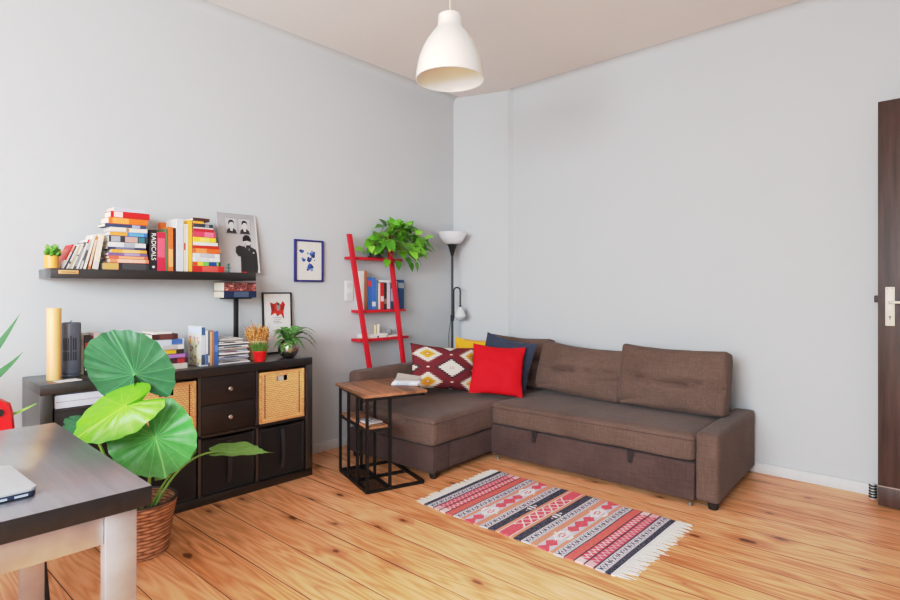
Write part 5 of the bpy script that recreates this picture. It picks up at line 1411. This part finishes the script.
def big_leaf(mat, A, Tp, S1, S2, curl=.06, wave=.012, ctl=None, seed=0, name='leaf', cup=.0, nw=9):
    """A petiole point, Tp tip, S1/S2 the widest points at either side (room coordinates)"""
    A, Tp, S1, S2 = [Vector(q_) - Vector((PX, PY, 0)) for q_ in (A, Tp, S1, S2)]
    nn = (Tp - A).cross(S1 - S2).normalized()
    ctl = ctl or [(0, 1.0), (8, .955), (25, .93), (45, .95), (65, .99), (90, 1.0), (115, .99), (135, .96), (152, .86), (165, .66), (174, .36), (180, .16)]
    def rad(a):
        a = abs(math.degrees(a))
        for (a0, r0), (a1, r1) in zip(ctl, ctl[1:]):
            if a <= a1: t = (a - a0) / (a1 - a0); t = t * t * (3 - 2 * t) if False else t; return r0 + (r1 - r0) * t
        return ctl[-1][1]
    mb = MB(); nr, ns = 14, 162
    V = {}
    c0 = mb.v(A)
    def P_(k, j):
        th = -PI + 2 * PI * j / ns; r_ = k / nr; rr_ = rad(th) * r_ * (1 + .014 * r_ * math.sin(nw * 2 * th + .6) + .018 * r_ * noise.noise(Vector((4 * math.cos(th), 4 * math.sin(th), seed))))
        x_, y_ = math.cos(th), math.sin(th)
        q_ = A + (Tp - A) * (x_ * rr_) + ((S1 - A) * y_ * rr_ if y_ > 0 else (S2 - A) * (-y_) * rr_)
        uu = j / ns
        h_ = -curl * r_ * r_ + wave * r_ * r_ * (math.sin(nw * 2 * th + seed) * .10 + .9 * noise.noise(Vector((3 * x_ + seed, 3 * y_, r_ * 2)))) + cup * abs(y_) * r_
        vz = ((nw * th / PI) % 1.0); h_ += .0011 * r_ * (1 - r_ * .6) * math.cos(2 * PI * vz)
        return q_ + nn * h_
    for k in range(1, nr + 1):
        for j in range(ns + 1): V[k, j] = mb.v(P_(k, j))
    def uvf(k, j): return ((j / ns + .5) % 1.0 if j != ns else .5, k / nr)
    for k in range(1, nr + 1):
        for j in range(ns):
            u0_, u1_ = (j / ns + .5), ((j + 1) / ns + .5)
            if u0_ >= 1: u0_ -= 1; u1_ -= 1
            if k == 1: mb.face([c0, V[1, j], V[1, j + 1]], [(u0_, 0), (u0_, k / nr), (u1_, k / nr)])
            else: mb.face([V[k - 1, j], V[k, j], V[k, j + 1], V[k - 1, j + 1]], [(u0_, (k - 1) / nr), (u0_, k / nr), (u1_, k / nr), (u1_, (k - 1) / nr)])
    o = mb.build(name, mat, ee, recalc=False, angle=80)
    return o, A, nn
def petiole(A, root, bow, r0=.009, r1=.005):
    A = Vector(A) - Vector((PX, PY, 0)); root = Vector(root); bow = Vector(bow); pts = []
    for i in range(13):
        t = i / 12; pts.append(root * (1 - t) ** 2 + bow * 2 * t * (1 - t) + A * t * t)
    MB().tube(pts, [r0 + (r1 - r0) * i / 12 for i in range(13)], 10).build('stem', PETIOLE, ee)
def pix(u, v_, d): return at(u, v_, d=d)
A = pix(134.5, 374, 2.50)
big_leaf(LEAF_DARK, A, pix(115, 333, 2.60), pix(173, 362, 2.57), pix(91, 376, 2.53), curl=.03, wave=.010, seed=1, ctl=[(0, 1.0), (8, .97), (25, .96), (45, .99), (65, 1.0), (90, 1.0), (110, 1.0), (130, .98), (147, .86), (160, .58), (170, .26), (180, .10)])
petiole(A, (.02, -.0, .2), (-.05, -.05, .62))
A = pix(124.5, 406.5, 2.36)
big_leaf(LEAF_BRIGHT, A, pix(67, 440, 2.30), pix(139, 425, 2.31), pix(106, 388, 2.44), curl=.03, wave=.012, seed=4, ctl=[(0, 1.0), (10, .93), (25, .90), (45, .92), (65, .95), (90, .96), (110, .87), (128, .80), (145, .66), (158, .46), (170, .24), (180, .10)])
petiole(A, (.03, -.03, .2), (.0, -.10, .5))
A = pix(155, 437, 2.44)
big_leaf(LEAF_MID, A, pix(169, 479, 2.36), pix(111, 448, 2.46), pix(196, 425, 2.50), curl=.03, wave=.010, seed=7, ctl=[(0, 1.0), (10, .95), (28, .96), (48, 1.02), (70, 1.03), (90, 1.0), (112, 1.0), (135, 1.02), (152, .92), (165, .62), (174, .32), (180, .14)])
petiole(A, (.06, .02, .2), (.14, -.02, .36))
A = pix(229, 453.0, 2.80)
big_leaf(LEAF_FLAT, A, pix(275, 452, 2.90), pix(239, 441, 2.94), pix(236, 455, 2.74), curl=.004, wave=.010, seed=9, ctl=[(0, 1.0), (6, .9), (18, .74), (35, .70), (60, .82), (90, 1.0), (115, .92), (135, .74), (152, .52), (165, .34), (180, .15)], nw=7)
_m = pix(187, 463, 2.72) - Vector((PX, PY, 0)); _r = Vector((.05, .03, .18)); petiole(A, _r, _m * 2 - (_r + A - Vector((PX, PY, 0))) / 2 if False else (_m * 2 - (_r + A - Vector((PX, PY, 0))) * .5), .007, .004)
A = pix(92, 428, 2.46)
big_leaf(LEAF_DARK, A, pix(60, 424, 2.5), pix(80, 440, 2.44), pix(82, 414, 2.52), curl=.02, wave=.008, seed=12)
petiole(A, (-.03, -.05, .2), (-.06, -.14, .5))
A = pix(183, 462, 2.5)
big_leaf(LEAF_FLAT, A, pix(157, 480, 2.46), pix(170, 463, 2.54), pix(176, 476, 2.44), curl=.02, wave=.006, seed=15, nw=6)
petiole(A, (.05, .03, .2), (.1, .05, .34), .007, .004)

# ================================================================== SPIKY PLANT beyond the left edge of the photo
YX, YY = .36, -3.98
yu = empty('spiky_plant', 'plant with long pointed green leaves reaching in at the left edge', 'plant', (YX, YY, 0))
MB().lathe([(.10, 0), (.11, .004), (.135, .24), (.14, .25), (.128, .25), (.125, .22), (.001, .22)], 36).build('pot', M((190, 186, 180), .6), yu)
MB().tube([(0, 0, .2), (.01, 0, .45), (0, .01, .72)], [.022, .02, .018], 12).build('trunk', M((120, 96, 72), .9), yu)
YL = [leafy('leaf_blade', (66, 108, 70), (112, 150, 112), nveins=3), M((120, 170, 60), .5)]
def blade(base, ctrl, tip, w_, mi=0, nrm=(1, -.6, .6)):
    base, ctrl, tip = [Vector(q_) - Vector((YX, YY, 0)) for q_ in (base, ctrl, tip)]
    mb = MB(); n_ = 18; rows = []
    for i in range(n_ + 1):
        t = i / n_; p_ = base * (1 - t) ** 2 + ctrl * 2 * t * (1 - t) + tip * t * t
        tg_ = ((ctrl - base) * (1 - t) + (tip - ctrl) * t).normalized(); sd = tg_.cross(Vector(nrm)).normalized()
        hw_ = w_ * (.35 + .65 * math.sin(PI * min(1, .25 + t * .55))) * (1 - max(0, (t - .35) / .65) ** 2.0) + .0008
        nn = sd.cross(tg_)
        rows.append([mb.v(p_ - sd * hw_ + nn * hw_ * .25), mb.v(p_), mb.v(p_ + sd * hw_ + nn * hw_ * .25)])
    for i in range(n_):
        for k in (0, 1): mb.face([rows[i][k], rows[i][k + 1], rows[i + 1][k + 1], rows[i + 1][k]], [(.3 * k + .2, i / n_), (.3 * k + .5, i / n_), (.3 * k + .5, (i + 1) / n_), (.3 * k + .2, (i + 1) / n_)])
    mb.build('leaf', YL[mi], yu, recalc=False, angle=80)
top = Vector((YX, YY, .72))
blade(top + Vector((0, 0, .0)), pix(-22, 385, 2.52), pix(20.5, 313, 2.50), .030)
blade(top + Vector((0, 0, -.02)), pix(-12, 392, 2.46), pix(23, 352, 2.42), .028)
blade(top + Vector((0, .0, -.06)), pix(-10, 430, 2.42), pix(37, 403, 2.34), .011, 1)
for i in range(9):
    a = -2.9 + i * .42; 
    if a > 1.0: break
    ro = .30 + .06 * (i % 3)
    blade(top + Vector((0, 0, -.04 * (i % 3))), top + Vector((math.cos(a) * .12, math.sin(a) * .2 - .06, .25)), top + Vector((max(-.30, math.cos(a) * ro), math.sin(a) * ro - .24, .25 - .12 * (i % 2))), .026)

# ================================================================== LIGHT
def area(name, loc, rot, sx, sy, power, col):
    l = bpy.data.lights.new(name, 'AREA'); l.shape = 'RECTANGLE'; l.size, l.size_y, l.energy, l.color = sx, sy, power, col
    o = link(name, l, None, loc, rot); return o
area('window_light', ((FX0 + FX1) / 2, YF + .34, 1.85), (PI / 2 - .60, 0, 0), FX1 - FX0 - .1, 1.8, 300, (.86, .93, 1.0))
area('window_light', (XR - .34, (RY0 + RY1) / 2, 1.85), (PI / 2 - .60, 0, PI / 2), RY1 - RY0 - .1, 1.8, 125, (.86, .93, 1.0))  # added fill to even out the left wall, with no window known there
# sky outside the window openings
W = bpy.data.worlds.new('world'); SC.world = W; W.use_nodes = True
bg = W.node_tree.nodes['Background']; sky = W.node_tree.nodes.new('ShaderNodeTexSky'); sky.sky_type = 'HOSEK_WILKIE'
W.node_tree.links.new(sky.outputs[0], bg.inputs[0]); bg.inputs[1].default_value = .5

# ================================================================== CAMERA
cd = bpy.data.cameras.new('camera'); cam = link('camera', cd, None, CAM, (PI / 2, 0, YAW))
cd.sensor_fit = 'HORIZONTAL'; cd.sensor_width = 36; cd.lens = 36 * F_PX / 900
cd.shift_y = -(300 - HOR) / 900
cd.clip_start = .05
SC.camera = cam
SC.view_settings.view_transform = 'Standard'
SC.view_settings.look = 'None'
SC.view_settings.exposure = 0
SC.view_settings.gamma = 1.04
SC.view_settings.use_curve_mapping = True      # soft tone curve, as the photograph was developed
_cm = SC.view_settings.curve_mapping
_cv = _cm.curves[3]
_cv.points[0].location = (0, 0); _cv.points[1].location = (1, .80)
for _p in ((.03, .024), (.10, .098), (.22, .238), (.40, .485), (.58, .61), (.80, .705)): _cv.points.new(*_p)
_cm.update()
SC.cycles.use_denoising = True
SC.cycles.max_bounces = 10; SC.cycles.diffuse_bounces = 6
SC.cycles.sample_clamp_indirect = 6
